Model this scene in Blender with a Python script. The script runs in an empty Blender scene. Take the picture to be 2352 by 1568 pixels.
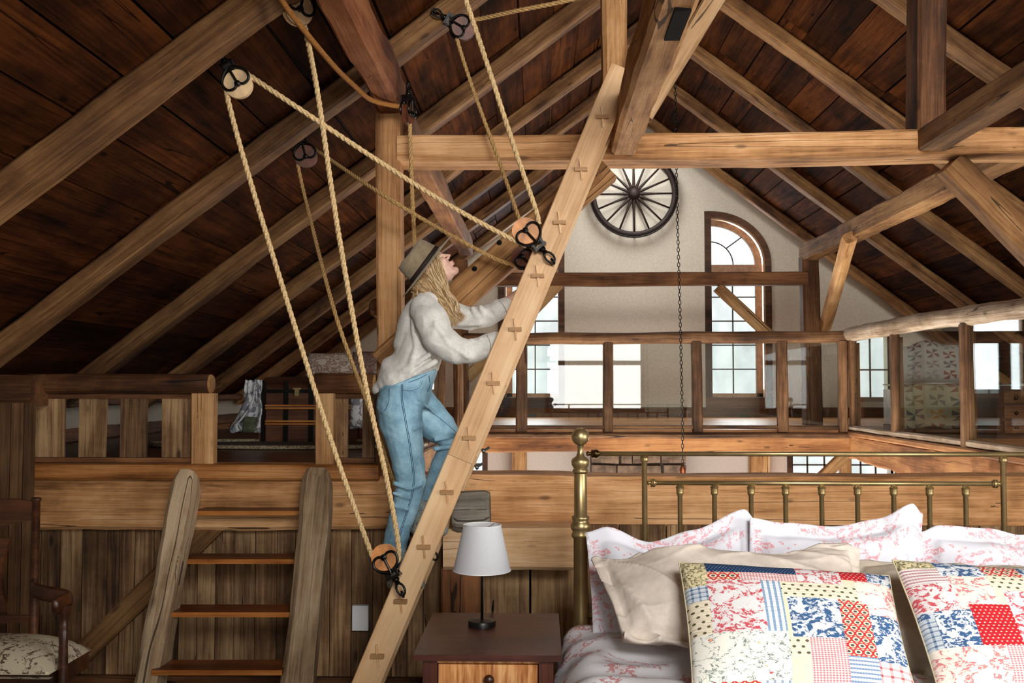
import bpy, math, random
from mathutils import Vector, Matrix, noise
random.seed(7)
R = math.radians
SC = bpy.context.scene
COL = SC.collection
# ------------------------------------------------------------------ camera
F_PX = 2287.0
YAW, PITCH = R(1.6), math.atan(101/2287)
CAM = Vector((0, 0, 1.65))
fw = Vector((-math.sin(YAW)*math.cos(PITCH), math.cos(YAW)*math.cos(PITCH), math.sin(PITCH)))
rt = Vector((math.cos(YAW), math.sin(YAW), 0))
upv = rt.cross(fw)
cd = bpy.data.cameras.new('camera'); cam = bpy.data.objects.new('camera', cd); COL.objects.link(cam)
cd.sensor_width = 36; cd.lens = 36*F_PX/2352; cd.clip_start = .05
cam.matrix_world = Matrix(((rt.x, upv.x, -fw.x, CAM.x), (rt.y, upv.y, -fw.y, CAM.y), (rt.z, upv.z, -fw.z, CAM.z), (0, 0, 0, 1)))
SC.camera = cam
SC.view_settings.view_transform = 'Standard'; SC.view_settings.look = 'None'
SC.view_settings.gamma = 1; SC.view_settings.use_curve_mapping = False
SC.view_settings.exposure = -0.26
# ------------------------------------------------------------------ world and daylight
wd = bpy.data.worlds.new('sky'); SC.world = wd; wd.use_nodes = True
wn = wd.node_tree.nodes; wl = wd.node_tree.links
bgn = wn['Background']
tc = wn.new('ShaderNodeTexCoord'); mp = wn.new('ShaderNodeMapping'); mp.inputs['Scale'].default_value = (14, 14, 9)
nz = wn.new('ShaderNodeTexNoise'); nz.inputs['Scale'].default_value = 3; nz.inputs['Detail'].default_value = 8
rp = wn.new('ShaderNodeValToRGB'); rp.color_ramp.elements[0].color = (.74, .76, .77, 1); rp.color_ramp.elements[0].position = .35
rp.color_ramp.elements[1].color = (1, 1, 1, 1); rp.color_ramp.elements[1].position = .6
wl.new(tc.outputs['Generated'], mp.inputs['Vector']); wl.new(mp.outputs[0], nz.inputs['Vector'])
wl.new(nz.outputs['Fac'], rp.inputs['Fac']); wl.new(rp.outputs[0], bgn.inputs['Color'])
bgn.inputs['Strength'].default_value = 1.6
def area(name, loc, rot, sx, sy, power, col=(1, 1, 1)):
    l = bpy.data.lights.new(name, 'AREA'); l.shape = 'RECTANGLE'; l.size = sx; l.size_y = sy; l.energy = power; l.color = col
    o = bpy.data.objects.new(name, l); o.location = loc; o.rotation_euler = rot; COL.objects.link(o); return o
# daylight in the big rear window, behind the camera
area('rear_window_daylight', (1.18, -2.28, 2.0), (R(90), 0, 0), 1.96, 1.76, 120, (1, .975, .95))
_a = area('side_window_daylight', (5.16, .4, 1.5), (0, R(90), 0), 1.4, 4.0, 210, (1, .98, .96)); _a.data.spread = R(130)
_a = area('rear_gable_fill', (1.5, -2.25, 3.55), (R(84), 0, R(-14)), 2.4, 1.1, 200, (1, .98, .96)); _a.data.spread = R(100)  # added fill lamp, brightens the bed from high behind the camera
# daylight coming through the two gable windows, the side wall window and the lower hall windows, plus added fill lamps
area('gable_window_daylight', (-.15, 13.28, 2.7), (R(-90), 0, 0), .6, 2.2, 45, (.93, .97, 1))
area('gable_window_daylight', (2.65, 13.28, 2.7), (R(-90), 0, 0), .6, 2.2, 45, (.93, .97, 1))
area('ridge_fill_light', (1.17, 12.1, 4.9), (0, 0, 0), .22, 1.4, 48, (.97, .98, 1))  # added lamp to brighten the far wall; the skylight is invented
area('hall_window_daylight', (4.0, 13.28, .3), (R(-90), 0, 0), 2.6, 1.2, 160, (1, .98, .96))
area('hall_window_daylight', (-.9, 13.28, .3), (R(-90), 0, 0), .8, 1.2, 60, (1, .98, .96))
area('hall_bounce_fill', (1.2, 9.0, -1.15), (R(180), 0, 0), 3.4, 4.5, 330, (1, .95, .88))  # added upward lamp imitating daylight bounced off the hall floor
area('hall_fill_light', (1.05, 5.85, -.15), (R(105), 0, 0), 3.6, 1.5, 130, (1, .98, .94))  # added lamp hidden behind the sill wall, lights the gable; no known glazing

# ------------------------------------------------------------------ projection helpers: a point of the place seen at (u,v), at depth Y
def ray(u, v): return fw + rt*((u-1176)/F_PX) + upv*((784-v)/F_PX)
def P(u, v, Y): d = ray(u, v); return CAM + d*(Y/d.y)
def V(*a): return Vector(a)
RX, RZ, RM = 1.35, 5.14, .75            # ridge and slope of the roof
def roofz(x): return RZ - RM*abs(x-RX)
def PR(u, v, drop=0):                  # point on the left roof slope
    d = ray(u, v); n = V(-RM, 0, 1); t = (RZ-drop-RM*RX - n.dot(CAM))/n.dot(d); return CAM + d*t
def pm(Y): return F_PX/Y
# ------------------------------------------------------------------ object helpers
def wm(o):
    return (wm(o.parent) @ o.matrix_parent_inverse @ o.matrix_basis) if o.parent else o.matrix_basis.copy()
def setp(o, parent):
    if parent is not None:
        w = wm(o); o.parent = parent; o.matrix_parent_inverse = wm(parent).inverted(); o.matrix_basis = w
def tag(o, label=None, cat=None, group=None, kind=None):
    if label: o['label'] = label
    if cat: o['category'] = cat
    if group: o['group'] = group
    if kind: o['kind'] = kind
    return o
def thing(name, label, cat, loc, group=None):
    o = bpy.data.objects.new(name, None); o.empty_display_size = .1; COL.objects.link(o); o.location = loc
    return tag(o, label, cat, group)
def struct(name, loc=(0, 0, 0)):
    o = bpy.data.objects.new(name, None); o.empty_display_size = .1; COL.objects.link(o); o.location = loc
    o['kind'] = 'structure'; return o
def obj(name, verts, faces, mat, parent=None, M=None, smooth=False, uv=None, fmat=None, sharp=0):
    vs = [Vector(v) for v in verts]
    if M is None:
        lo = Vector((min(v.x for v in vs), min(v.y for v in vs), min(v.z for v in vs)))
        hi = Vector((max(v.x for v in vs), max(v.y for v in vs), max(v.z for v in vs)))
        c = V((lo.x+hi.x)/2, (lo.y+hi.y)/2, lo.z); M = Matrix.Translation(c); vs = [v-c for v in vs]
    me = bpy.data.meshes.new(name); me.from_pydata(vs, [], faces)
    for m in (mat if isinstance(mat, (list, tuple)) else [mat]): me.materials.append(m)
    if fmat: me.polygons.foreach_set('material_index', fmat)
    if smooth: me.polygons.foreach_set('use_smooth', [True]*len(me.polygons))
    if uv:
        l = me.uv_layers.new(name='UVMap')
        for i, lp in enumerate(me.loops): l.data[i].uv = uv[lp.vertex_index]
    me.update()
    if sharp: me.set_sharp_from_angle(angle=R(sharp))
    o = bpy.data.objects.new(name, me); COL.objects.link(o); o.matrix_basis = M
    setp(o, parent); return o
def share(o, M, parent=None, name=None):
    c = o.copy(); COL.objects.link(c); c.parent = None; c.matrix_parent_inverse = Matrix(); c.matrix_basis = M
    if name: c.name = name
    setp(c, parent); return c
def frame(A, B, up=(0, 0, 1)):
    x = (B-A).normalized(); u = Vector(up)
    if abs(x.dot(u)) > .98: u = V(0, 1, 0) if abs(x.y) < .9 else V(0, 0, 1)
    z = (u - x*x.dot(u)).normalized(); y = z.cross(x); c = (A+B)/2
    return Matrix(((x.x, y.x, z.x, c.x), (x.y, y.y, z.y, c.y), (x.z, y.z, z.z, c.z), (0, 0, 0, 1)))
class MB:
    def __init__(s): s.v = []; s.f = []
    def add(s, v, f, M=None):
        n = len(s.v); s.v += [(M @ Vector(p)) if M else Vector(p) for p in v]; s.f += [[i+n for i in q] for q in f]; return s
    def box(s, lo, hi, M=None):
        x0, y0, z0 = lo; x1, y1, z1 = hi
        return s.add([(x0, y0, z0), (x1, y0, z0), (x1, y1, z0), (x0, y1, z0), (x0, y0, z1), (x1, y0, z1), (x1, y1, z1), (x0, y1, z1)],
                     [(0, 3, 2, 1), (4, 5, 6, 7), (0, 1, 5, 4), (1, 2, 6, 5), (2, 3, 7, 6), (3, 0, 4, 7)], M)
    def lathe(s, prof, M=None, n=24, cap=True):
        v = []; f = []
        for r, z in prof:
            for k in range(n): a = 2*math.pi*k/n; v.append((r*math.cos(a), r*math.sin(a), z))
        for i in range(len(prof)-1):
            for k in range(n): k2 = (k+1) % n; f.append((i*n+k, i*n+k2, (i+1)*n+k2, (i+1)*n+k))
        if cap: f.append(tuple(reversed(range(n)))); f.append(tuple(range((len(prof)-1)*n, len(prof)*n)))
        return s.add(v, f, M)
    def tube(s, pts, r, n=8, closed=False, M=None, flat=1.0):
        pts = [Vector(p) for p in pts]; N = len(pts); v = []; f = []
        rr = r if isinstance(r, (list, tuple)) else [r]*N
        ref = None
        for i, p in enumerate(pts):
            a = pts[(i-1) % N] if (closed or i > 0) else p; b = pts[(i+1) % N] if (closed or i < N-1) else p
            t = (b-a).normalized()
            if ref is None: ref = V(0, 0, 1) if abs(t.z) < .8 else V(1, 0, 0)
            x = (ref - t*ref.dot(t)).normalized(); y = t.cross(x); ref = x
            for k in range(n):
                q = 2*math.pi*k/n; v.append(p + x*(math.cos(q)*rr[i]) + y*(math.sin(q)*rr[i]*flat))
        for i in range(N if closed else N-1):
            j = (i+1) % N
            for k in range(n): k2 = (k+1) % n; f.append((i*n+k, i*n+k2, j*n+k2, j*n+k))
        if not closed: f.append(tuple(reversed(range(n)))); f.append(tuple(range((N-1)*n, N*n)))
        return s.add(v, f, M)
    def build(s, name, mat, parent=None, smooth=False, M=None, sharp=0): return obj(name, s.v, s.f, mat, parent, M, smooth or bool(sharp), sharp=sharp)
def catmull(pts, step):
    pts = [Vector(p) for p in pts]; out = []
    q = [pts[0]*2-pts[1]] + pts + [pts[-1]*2-pts[-2]]
    for i in range(1, len(q)-2):
        p0, p1, p2, p3 = q[i-1:i+3]; n = max(1, int((p2-p1).length/step))
        for k in range(n):
            t = k/n; out.append(.5*((2*p1)+(p2-p0)*t+(2*p0-5*p1+4*p2-p3)*t*t+(3*p1-p0-3*p2+p3)*t**3))
    out.append(pts[-1]); return out
# ------------------------------------------------------------------ materials
MC = {}
def srgb(c):
    return tuple(((x/255)/12.92 if x/255 <= .04045 else ((x/255+.055)/1.055)**2.4) for x in c) + (1,)
class NT:
    def __init__(s, name):
        s.m = bpy.data.materials.new(name); s.m.use_nodes = True; s.t = s.m.node_tree; s.b = s.t.nodes['Principled BSDF']; s.out = s.t.nodes['Material Output']
    def n(s, typ, **kw):
        x = s.t.nodes.new('ShaderNode'+typ)
        for k, v in kw.items():
            if k.startswith('_'): setattr(x, k[1:], v)
            else:
                key = k.replace('__', ' ')
                x.inputs[key].default_value = v
        return x
    def l(s, a, b): s.t.links.new(a, b)
    def ramp(s, src, stops):
        r = s.t.nodes.new('ShaderNodeValToRGB'); e = r.color_ramp.elements
        while len(e) < len(stops): e.new(.5)
        for i, (p, c) in enumerate(stops): e[i].position = p; e[i].color = c
        s.l(src, r.inputs['Fac']); return r.outputs[0]
    def math(s, op, a, b=None):
        x = s.t.nodes.new('ShaderNodeMath'); x.operation = op
        for i, q in enumerate((a, b)):
            if q is None: continue
            if isinstance(q, (int, float)): x.inputs[i].default_value = q
            else: s.l(q, x.inputs[i])
        return x.outputs[0]
    def mix(s, fac, a, b, bt='MIX'):
        x = s.t.nodes.new('ShaderNodeMix'); x.data_type = 'RGBA'; x.blend_type = bt
        for i, q in ((0, fac), (6, a), (7, b)):
            if isinstance(q, (int, float, tuple)): x.inputs[i].default_value = q
            else: s.l(q, x.inputs[i])
        return x.outputs[2]
    def bump(s, h, strength, dist=.01):
        x = s.t.nodes.new('ShaderNodeBump'); x.inputs['Strength'].default_value = strength; x.inputs['Distance'].default_value = dist
        s.l(h, x.inputs['Height']); s.l(x.outputs[0], s.b.inputs['Normal'])
def wood(name, dark, mid, light, rough=.75, bump=.5, scale=1.0, crack=.5, var=.25, fine=1.0, knots=.6, spec=.3):
    if name in MC: return MC[name]
    w = NT(name); co = w.n('TexCoord'); oi = w.n('ObjectInfo')
    add = w.n('VectorMath', _operation='ADD'); sc = w.n('VectorMath', _operation='SCALE'); sc.inputs['Scale'].default_value = 37.0
    cx = w.n('CombineXYZ'); w.l(oi.outputs['Random'], cx.inputs[0]); w.l(oi.outputs['Random'], cx.inputs[1]); w.l(oi.outputs['Random'], cx.inputs[2])
    w.l(cx.outputs[0], sc.inputs[0]); w.l(co.outputs['Object'], add.inputs[0]); w.l(sc.outputs[0], add.inputs[1])
    def nz(sx, sy, det=6, rgh=.6, dist=0.0):
        m = w.n('Mapping', Scale=(sx*scale, sy*scale, sy*scale)); w.l(add.outputs[0], m.inputs['Vector'])
        n = w.n('TexNoise', Scale=1.0, Detail=det, Roughness=rgh, Distortion=dist); w.l(m.outputs[0], n.inputs['Vector']); return n.outputs['Fac']
    tone = nz(1.1, 4.5, 5, .6, .6); grain = nz(2.2, 85*fine, 4, .7, .3); ring = nz(1.0, 16, 3, .5, .8); ck = nz(.22, 11, 1.0, .4, .1)
    adz = nz(9, 5, 3, .6)
    a = w.math('ADD', w.math('MULTIPLY', tone, .49), w.math('MULTIPLY', grain, .31)); a = w.math('ADD', a, w.math('MULTIPLY', ring, .28))
    a = w.math('ADD', a, w.math('MULTIPLY', adz, .12)); mot = nz(1.0, 1.6, 3, .55); a = w.math('ADD', a, w.math('MULTIPLY', w.math('SUBTRACT', mot, .5), .34))
    col = w.ramp(a, [(.47, srgb(dark)), (.59, srgb(mid)), (.72, srgb(light))])
    cm = w.math('LESS_THAN', w.math('ABSOLUTE', w.math('SUBTRACT', ck, .5)), .0055*crack)
    cg = w.math('GREATER_THAN', tone, .5); cm = w.math('MULTIPLY', cm, cg)
    col = w.mix(w.math('MULTIPLY', cm, .8), col, srgb([c*.25 for c in dark]))
    vm = w.n('Mapping', Scale=(1.6, 4.5, 4.5)); w.l(add.outputs[0], vm.inputs['Vector'])
    vo = w.n('TexVoronoi', Scale=1.6); w.l(vm.outputs[0], vo.inputs['Vector'])
    kn = w.ramp(vo.outputs['Distance'], [(.05, (1, 1, 1, 1)), (.11, (0, 0, 0, 1))])
    col = w.mix(w.math('MULTIPLY', kn, knots), col, srgb([c*.45 for c in dark]))
    hs = w.n('HueSaturation'); w.l(col, hs.inputs['Color'])
    w.l(w.math('ADD', w.math('MULTIPLY', oi.outputs['Random'], 2*var), 1-var), hs.inputs['Value'])
    w.l(hs.outputs[0], w.b.inputs['Base Color'])
    w.b.inputs['Roughness'].default_value = rough; w.b.inputs['Specular IOR Level'].default_value = spec
    h = w.math('SUBTRACT', w.math('ADD', w.math('MULTIPLY', grain, .5), w.math('MULTIPLY', adz, .8)), w.math('MULTIPLY', cm, 1.2))
    w.bump(h, bump, .012)
    MC[name] = w.m; return w.m
def plain(name, col, rough=.6, metal=0.0, noise_amt=.06, nscale=20, bump=0, spec=.4, sheen=0, trans=0):
    if name in MC: return MC[name]
    w = NT(name); co = w.n('TexCoord'); n = w.n('TexNoise', Scale=float(nscale), Detail=5.0, Roughness=.6); w.l(co.outputs['Object'], n.inputs['Vector'])
    k = noise_amt
    c0 = srgb([max(0, c*(1-k*2)) for c in col]); c1 = srgb([min(255, c*(1+k)) for c in col])
    w.l(w.ramp(n.outputs['Fac'], [(.3, c0), (.7, c1)]), w.b.inputs['Base Color'])
    w.b.inputs['Roughness'].default_value = rough; w.b.inputs['Metallic'].default_value = metal; w.b.inputs['Specular IOR Level'].default_value = spec
    if sheen: w.b.inputs['Sheen Weight'].default_value = sheen
    if trans: w.b.inputs['Subsurface Weight'].default_value = trans; w.b.inputs['Subsurface Radius'].default_value = (.02, .01, .006)
    if bump: w.bump(n.outputs['Fac'], bump, .004)
    MC[name] = w.m; return w.m
def glass():
    if 'glass' in MC: return MC['glass']
    w = NT('glass'); t = w.n('BsdfTransparent', Color=(.93, .96, .95, 1)); g = w.n('BsdfGlossy', Roughness=.015, Color=(1, 1, 1, 1))
    ge = w.n('NewGeometry'); dt = w.n('VectorMath', _operation='DOT_PRODUCT'); w.l(ge.outputs['Normal'], dt.inputs[0]); w.l(ge.outputs['Incoming'], dt.inputs[1])
    # Schlick reflectance of a pane, the same from both faces
    fr = w.math('ADD', w.math('MULTIPLY', w.math('POWER', w.math('SUBTRACT', 1.0, w.math('ABSOLUTE', dt.outputs['Value'])), 5.0), .4), .045); mx = w.n('MixShader'); w.l(fr, mx.inputs[0]); w.l(t.outputs[0], mx.inputs[1]); w.l(g.outputs[0], mx.inputs[2])
    w.l(mx.outputs[0], w.out.inputs['Surface']); MC['glass'] = w.m; return w.m

W_TIE = wood('timber_tan', (104, 68, 36), (172, 124, 78), (212, 166, 118), crack=1.0, bump=.5)
W_POST = wood('timber_post', (112, 74, 42), (172, 126, 80), (208, 164, 114), crack=1.0)
W_RAFT = wood('timber_rafter', (66, 40, 20), (122, 84, 48), (166, 124, 78), crack=.9, bump=.6)
W_DARK = wood('timber_dark', (54, 32, 18), (96, 60, 34), (134, 90, 54), crack=.9)
W_ROOF = wood('roof_board', (24, 11, 4), (55, 27, 10), (84, 45, 18), crack=.7, var=.35, knots=.8, bump=.4, spec=.06, rough=.9)
W_GREY = wood('board_grey', (52, 34, 21), (114, 84, 55), (172, 140, 100), crack=.6, var=.3, knots=.8)
W_HONEY = wood('timber_honey', (112, 66, 30), (168, 110, 58), (200, 146, 90), crack=.4, rough=.45, var=.1, knots=.4)
W_OAK = wood('ladder_oak', (180, 136, 90), (208, 166, 120), (222, 188, 144), crack=0, rough=.5, bump=.12, knots=0, var=.05, fine=2)
W_OAKD = wood('ladder_peg', (132, 96, 58), (160, 120, 76), (182, 142, 96), crack=0, rough=.5, bump=.12, knots=0, var=.1, fine=2)
W_LOG = wood('log_weathered', (84, 66, 48), (148, 122, 92), (192, 168, 136), crack=1.4, bump=.9, knots=.5)
W_SILVER = wood('log_silver', (92, 88, 78), (140, 132, 118), (176, 166, 150), crack=1.6, bump=.8, knots=.2)
W_PALE = wood('timber_pale', (150, 108, 68), (206, 164, 118), (232, 198, 158), crack=.8, bump=.5, knots=.5)
W_TREAD = wood('tread_wood', (66, 30, 12), (104, 50, 20), (136, 74, 34), crack=0, rough=.35, bump=.1, knots=0)
W_TREADE = wood('tread_edge', (112, 62, 22), (158, 96, 42), (186, 124, 62), crack=0, rough=.4, bump=.1, knots=0)
W_FLOOR = wood('floor_board', (44, 20, 9), (76, 38, 18), (104, 56, 28), crack=0, rough=.35, bump=.15, var=.2, spec=.5)
W_MAHOG = wood('mahogany', (42, 16, 10), (68, 30, 19), (92, 46, 31), crack=0, rough=.38, bump=.08, knots=0, var=.05, spec=.5)
def tiger():
    w = NT('tiger_maple'); co = w.n('TexCoord'); mp_ = w.n('Mapping', Scale=(38, 2, 4)); w.l(co.outputs['Object'], mp_.inputs[0]); a = w.n('TexNoise', Scale=1.0, Detail=4.0, Roughness=.6, Distortion=.5); w.l(mp_.outputs[0], a.inputs['Vector'])
    w.l(w.ramp(a.outputs['Fac'], [(.36, srgb((150, 86, 40))), (.5, srgb((198, 132, 74))), (.64, srgb((232, 176, 116)))]), w.b.inputs['Base Color']); w.b.inputs['Roughness'].default_value = .4; return w.m
W_FURN = wood('dark_furniture', (34, 17, 9), (62, 32, 16), (96, 54, 28), crack=0, rough=.35, bump=.1, knots=0, spec=.5)
W_TIGER = tiger()
W_GAL = wood('gallery_wood', (92, 54, 26), (140, 90, 50), (176, 124, 76), crack=.6, bump=.5, var=.05)
W_CASE = wood('window_casing', (52, 32, 20), (84, 54, 34), (112, 76, 48), crack=.3, rough=.5, bump=.2, knots=.1)
PLASTER = plain('plaster', (232, 222, 202), .9, noise_amt=.03, nscale=60, bump=.25)
PLAST2 = plain('plaster_hall', (224, 208, 196), .9, noise_amt=.02, nscale=40, bump=.2)
IRON = plain('black_iron', (26, 24, 22), .35, .7, .2, 60, spec=.6)
BRASS = plain('antique_brass', (176, 154, 108), .36, .85, .06, 12)
BRASSD = plain('antique_brass_dark', (96, 76, 44), .35, 1.0, .15, 30)
WHITEM = plain('white_plastic', (224, 226, 226), .4, noise_amt=.01)
BLACKM = plain('black_metal', (24, 22, 22), .35, .3, .1)
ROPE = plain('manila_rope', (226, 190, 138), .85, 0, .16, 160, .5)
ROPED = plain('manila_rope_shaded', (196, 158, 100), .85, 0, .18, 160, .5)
ROPEB = plain('brown_rope', (168, 112, 50), .9, 0, .2, 180, .6)
GLASS = glass()

# ------------------------------------------------------------------ timber builders
def hewn(name, A, B, w, h, mat, parent=None, up=(0, 0, 1), rough=.006, seed=None, ch=.012, seg=.12, endmat=None, taper=1.0, bow=0, chamfer_end=0):
    A = Vector(A); B = Vector(B); L = (B-A).length; M = frame(A, B, up)
    sd = random.random()*100 if seed is None else seed
    n = max(2, int(L/seg)+1); hw, hh = w/2, h/2; c = min(ch, hw*.5, hh*.5)
    ring = [(-hw+c, -hh), (-hw*.33, -hh), (hw*.33, -hh), (hw-c, -hh), (hw, -hh+c), (hw, 0), (hw, hh-c), (hw-c, hh), (hw*.33, hh), (-hw*.33, hh), (-hw+c, hh), (-hw, hh-c), (-hw, 0), (-hw, -hh+c)]
    k = len(ring); vs = []; fs = []
    for i in range(n+1):
        t = i/n; x = -L/2+L*t; s = 1+(taper-1)*t
        if chamfer_end and i in (0, n): s *= 1-chamfer_end
        wy = noise.noise(V(x*.7, sd, 1.3))*rough*1.6; wz = noise.noise(V(x*.7, sd, 7.7))*rough*1.6 + bow*(1-(2*t-1)**2)
        for j, (y, z) in enumerate(ring):
            q = V(x*2.2, y*5+sd, z*5)
            d = (noise.noise(q)+.6*noise.noise(q*3.1))*rough
            l = math.hypot(y, z) or 1
            vs.append((x, (y + y/l*d)*s+wy, (z + z/l*d)*s+wz))
    for i in range(n):
        for j in range(k): j2 = (j+1) % k; fs.append((i*k+j, i*k+j2, (i+1)*k+j2, (i+1)*k+j))
    fs.append(tuple(reversed(range(k)))); fs.append(tuple(range(n*k, (n+1)*k)))
    fm = [0]*(n*k)+[1, 1] if endmat else None
    return obj(name, vs, fs, [mat, endmat] if endmat else mat, parent, M, smooth=True, fmat=fm, sharp=32)
def flatends(o):
    ps = o.data.polygons; ps[len(ps)-1].use_smooth = False; ps[len(ps)-2].use_smooth = False; return o
def log(name, A, B, r, mat, parent=None, endmat=None, rough=.008, seg=.1, r2=None, knobs=1.0, bowv=(0, 0, 0)):
    A = Vector(A); B = Vector(B); L = (B-A).length; M = frame(A, B); sd = random.random()*50; n = max(3, int(L/seg)); k = 16; vs = []; fs = []
    ends = [(-1, .82)] if True else []
    bv = M.to_3x3().inverted() @ Vector(bowv)
    rows = [0]+list(range(n+1))+[n]
    for ri, i in enumerate(rows):
        t = i/n; x = -L/2+L*t; rr = r+(((r2 or r)-r)*t)
        e = .8 if ri in (0, len(rows)-1) else 1
        off = 0.012*(1 if ri == len(rows)-1 else -1 if ri == 0 else 0)
        b = bv*(1-(2*t-1)**2)
        for j in range(k):
            a = 2*math.pi*j/k; q = V(x*1.6, math.cos(a)*1.1+sd, math.sin(a)*1.1)
            d = (noise.noise(q)+.5*noise.noise(q*2.7)*knobs)*rough
            vs.append((x+off+b.x, math.cos(a)*(rr*e+d)+b.y, math.sin(a)*(rr*e+d)+b.z))
    m = len(rows)
    for i in range(m-1):
        for j in range(k): j2 = (j+1) % k; fs.append((i*k+j, i*k+j2, (i+1)*k+j2, (i+1)*k+j))
    fs.append(tuple(reversed(range(k)))); fs.append(tuple(range((m-1)*k, m*k)))
    fm = [0]*((m-1)*k)+[1, 1] if endmat else None
    if endmat:
        for q in range(k): fm[q] = 1; fm[(m-2)*k+q] = 1
    o = obj(name, vs, fs, [mat, endmat] if endmat else mat, parent, M, smooth=True, fmat=fm)
    return flatends(o)
BOXV = [(-1, -1, -1), (1, -1, -1), (1, 1, -1), (-1, 1, -1), (-1, -1, 1), (1, -1, 1), (1, 1, 1), (-1, 1, 1)]
BOXF = [(0, 3, 2, 1), (4, 5, 6, 7), (0, 1, 5, 4), (1, 2, 6, 5), (2, 3, 7, 6), (3, 0, 4, 7)]
def board(name, A, B, w, h, mat, parent=None, up=(0, 0, 1), jit=0.0, endmat=None):
    A = Vector(A); B = Vector(B); L = (B-A).length; M = frame(A, B, up)
    vs = [(x*L/2, y*w/2+random.uniform(-jit, jit), z*h/2) for x, y, z in BOXV]
    return obj(name, vs, BOXF, mat, parent, M)
UPY = (0, 1, 0)
def fb(name, u0, v0, u1, v1, Yf, wpx, depth, mat, parent=None, label=None, cat='beam', rough=.006, group=None, **kw):
    """timber lying in a plane of constant depth: axis ends, front depth, visible width in px, depth in m"""
    d = V(0, depth/2, 0); o = hewn(name, P(u0, v0, Yf)+d, P(u1, v1, Yf)+d, wpx/pm(Yf), depth, mat, parent, UPY, rough, **kw)
    if label: tag(o, label, cat, group)
    return flatends(o)
def yb(name, X, Z, Y0, Y1, w, h, mat, parent=None, label=None, cat='beam', rough=.006, **kw):
    o = hewn(name, V(X, Y0, Z), V(X, Y1, Z), w, h, mat, parent, (0, 0, 1), rough, **kw)
    if label: tag(o, label, cat)
    return flatends(o)
YT = 5.3      # main truss, loft edge
YF = 10.5     # far truss position
YR = 9.5      # far railing
YW = 13.2     # gable wall
ZL = 1.233    # loft floor
XL, XRR = -3.45, 6.15
XG = 2.93     # right gallery edge
XP = -.8      # left loft inner edge
def px(X, Y): # pixel column of a world X at depth Y (horizon row)
    q = V(X, Y, 1.65)-CAM; return 1176+F_PX*q.dot(rt)/q.dot(fw)

# ================================================================== SETTING: roof
ceil = struct('ceiling', (RX, 6, RZ))
for side in (-1, 1):
    span = (RX-XL) if side < 0 else (XRR-RX)
    slope = math.hypot(1, RM); L = span*slope+.1; s = 0.0
    dirv = V(side, 0, -RM).normalized(); nrm = V(side*RM, 0, 1).normalized()
    while s < L:
        w = random.uniform(.22, .34); cuts = [-2.2]
        y = random.choice([3.9, 5.27, 6.85])
        while y < 13.3: cuts.append(y); y += random.choice([2.83, 4.25, 4.25])
        cuts.append(13.35)
        for a, b in zip(cuts, cuts[1:]):
            c = V(RX, 0, RZ) + dirv*(s+w/2) + nrm*(.02+random.uniform(0, .012))
            g = random.uniform(.004, .016)
            board('plank', V(c.x, a, c.z), V(c.x, b-.004, c.z), w-g, .03, W_ROOF, ceil, nrm, jit=.004)
        s += w
sk = struct('window_11', (RX, 11.5, 4.95))  # invented skylight, added to frame the ridge fill lamp
for x in (-.31, -.05): MB().box((RX+x-.02, 11.35, 4.86), (RX+x+.02, 12.85, 4.93)).build('added_skylight_frame', W_DARK, sk)
# felt above the boards closes the joints
roofing = plain('roof_felt', (18, 12, 8), .95)
for side in (-1, 1):
    X1 = XL-.3 if side < 0 else XRR+.3; z1 = RZ-RM*abs(X1-RX)
    v = [(RX, -2.3, RZ+.075), (X1, -2.3, z1+.075), (X1, 13.45, z1+.075), (RX, 13.45, RZ+.075)]
    v += [(a, b, c+.05) for a, b, c in v]
    obj('roofing_underlay', v, BOXF, roofing, ceil)
RY = [1.0, 2.45, 3.88, 5.27, 6.78, 8.36, 9.76, 11.14, 12.75]
for i, y in enumerate(RY):
    for side in (-1, 1):
        w, h = random.uniform(.15, .18), .115
        if i == 8: w = .12
        nrm = V(side*RM, 0, 1).normalized(); dirv = V(side, 0, -RM).normalized()
        L = ((RX-XL) if side < 0 else (XRR-RX))*1.25
        yy = y + w/2 + (0.0 if side < 0 else -.1)
        A = V(RX, yy, RZ)-nrm*(h/2-.005)-dirv*(-.02); Bp = A+dirv*L
        o = hewn('rafter', A, Bp, w, h, W_RAFT, ceil, nrm, rough=.009)
# ================================================================== gable wall with openings
# openings described in pixels at YW : straight inner side, arched outer side
def wpt(u, v): p = P(u, v, YW); return p.x, p.z
def rect_wall(name, x0, x1, z0, z1, y, th, mat, parent, holes):
    """wall slab with rectangular holes cut into a grid of cells"""
    xs = sorted({x0, x1, *[h[0] for h in holes], *[h[1] for h in holes]}); zs = sorted({z0, z1, *[h[2] for h in holes], *[h[3] for h in holes]})
    mb = MB()
    for i in range(len(xs)-1):
        for j in range(len(zs)-1):
            cx, cz = (xs[i]+xs[i+1])/2, (zs[j]+zs[j+1])/2
            if any(h[0] < cx < h[1] and h[2] < cz < h[3] for h in holes): continue
            mb.box((xs[i], y, zs[j]), (xs[i+1], y+th, zs[j+1]))
    return mb.build(name, mat, parent)
wall = struct('wall_far', (1.35, YW, ZL))
wr = dict(x0=wpt(1634, 700)[0], x1=wpt(1757, 700)[0], zb=wpt(1690, 912)[1], zs=wpt(1690, 606)[1], zt=wpt(1690, 500)[1])
wlft = dict(x1=wpt(1282, 700)[0], x0=wpt(1159, 700)[0], zb=wpt(1220, 912)[1], zs=wpt(1220, 606)[1], zt=wpt(1220, 500)[1])
mb = MB(); xa = [XL, wlft['x0'], wlft['x1'], wr['x0'], wr['x1'], XRR]
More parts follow.
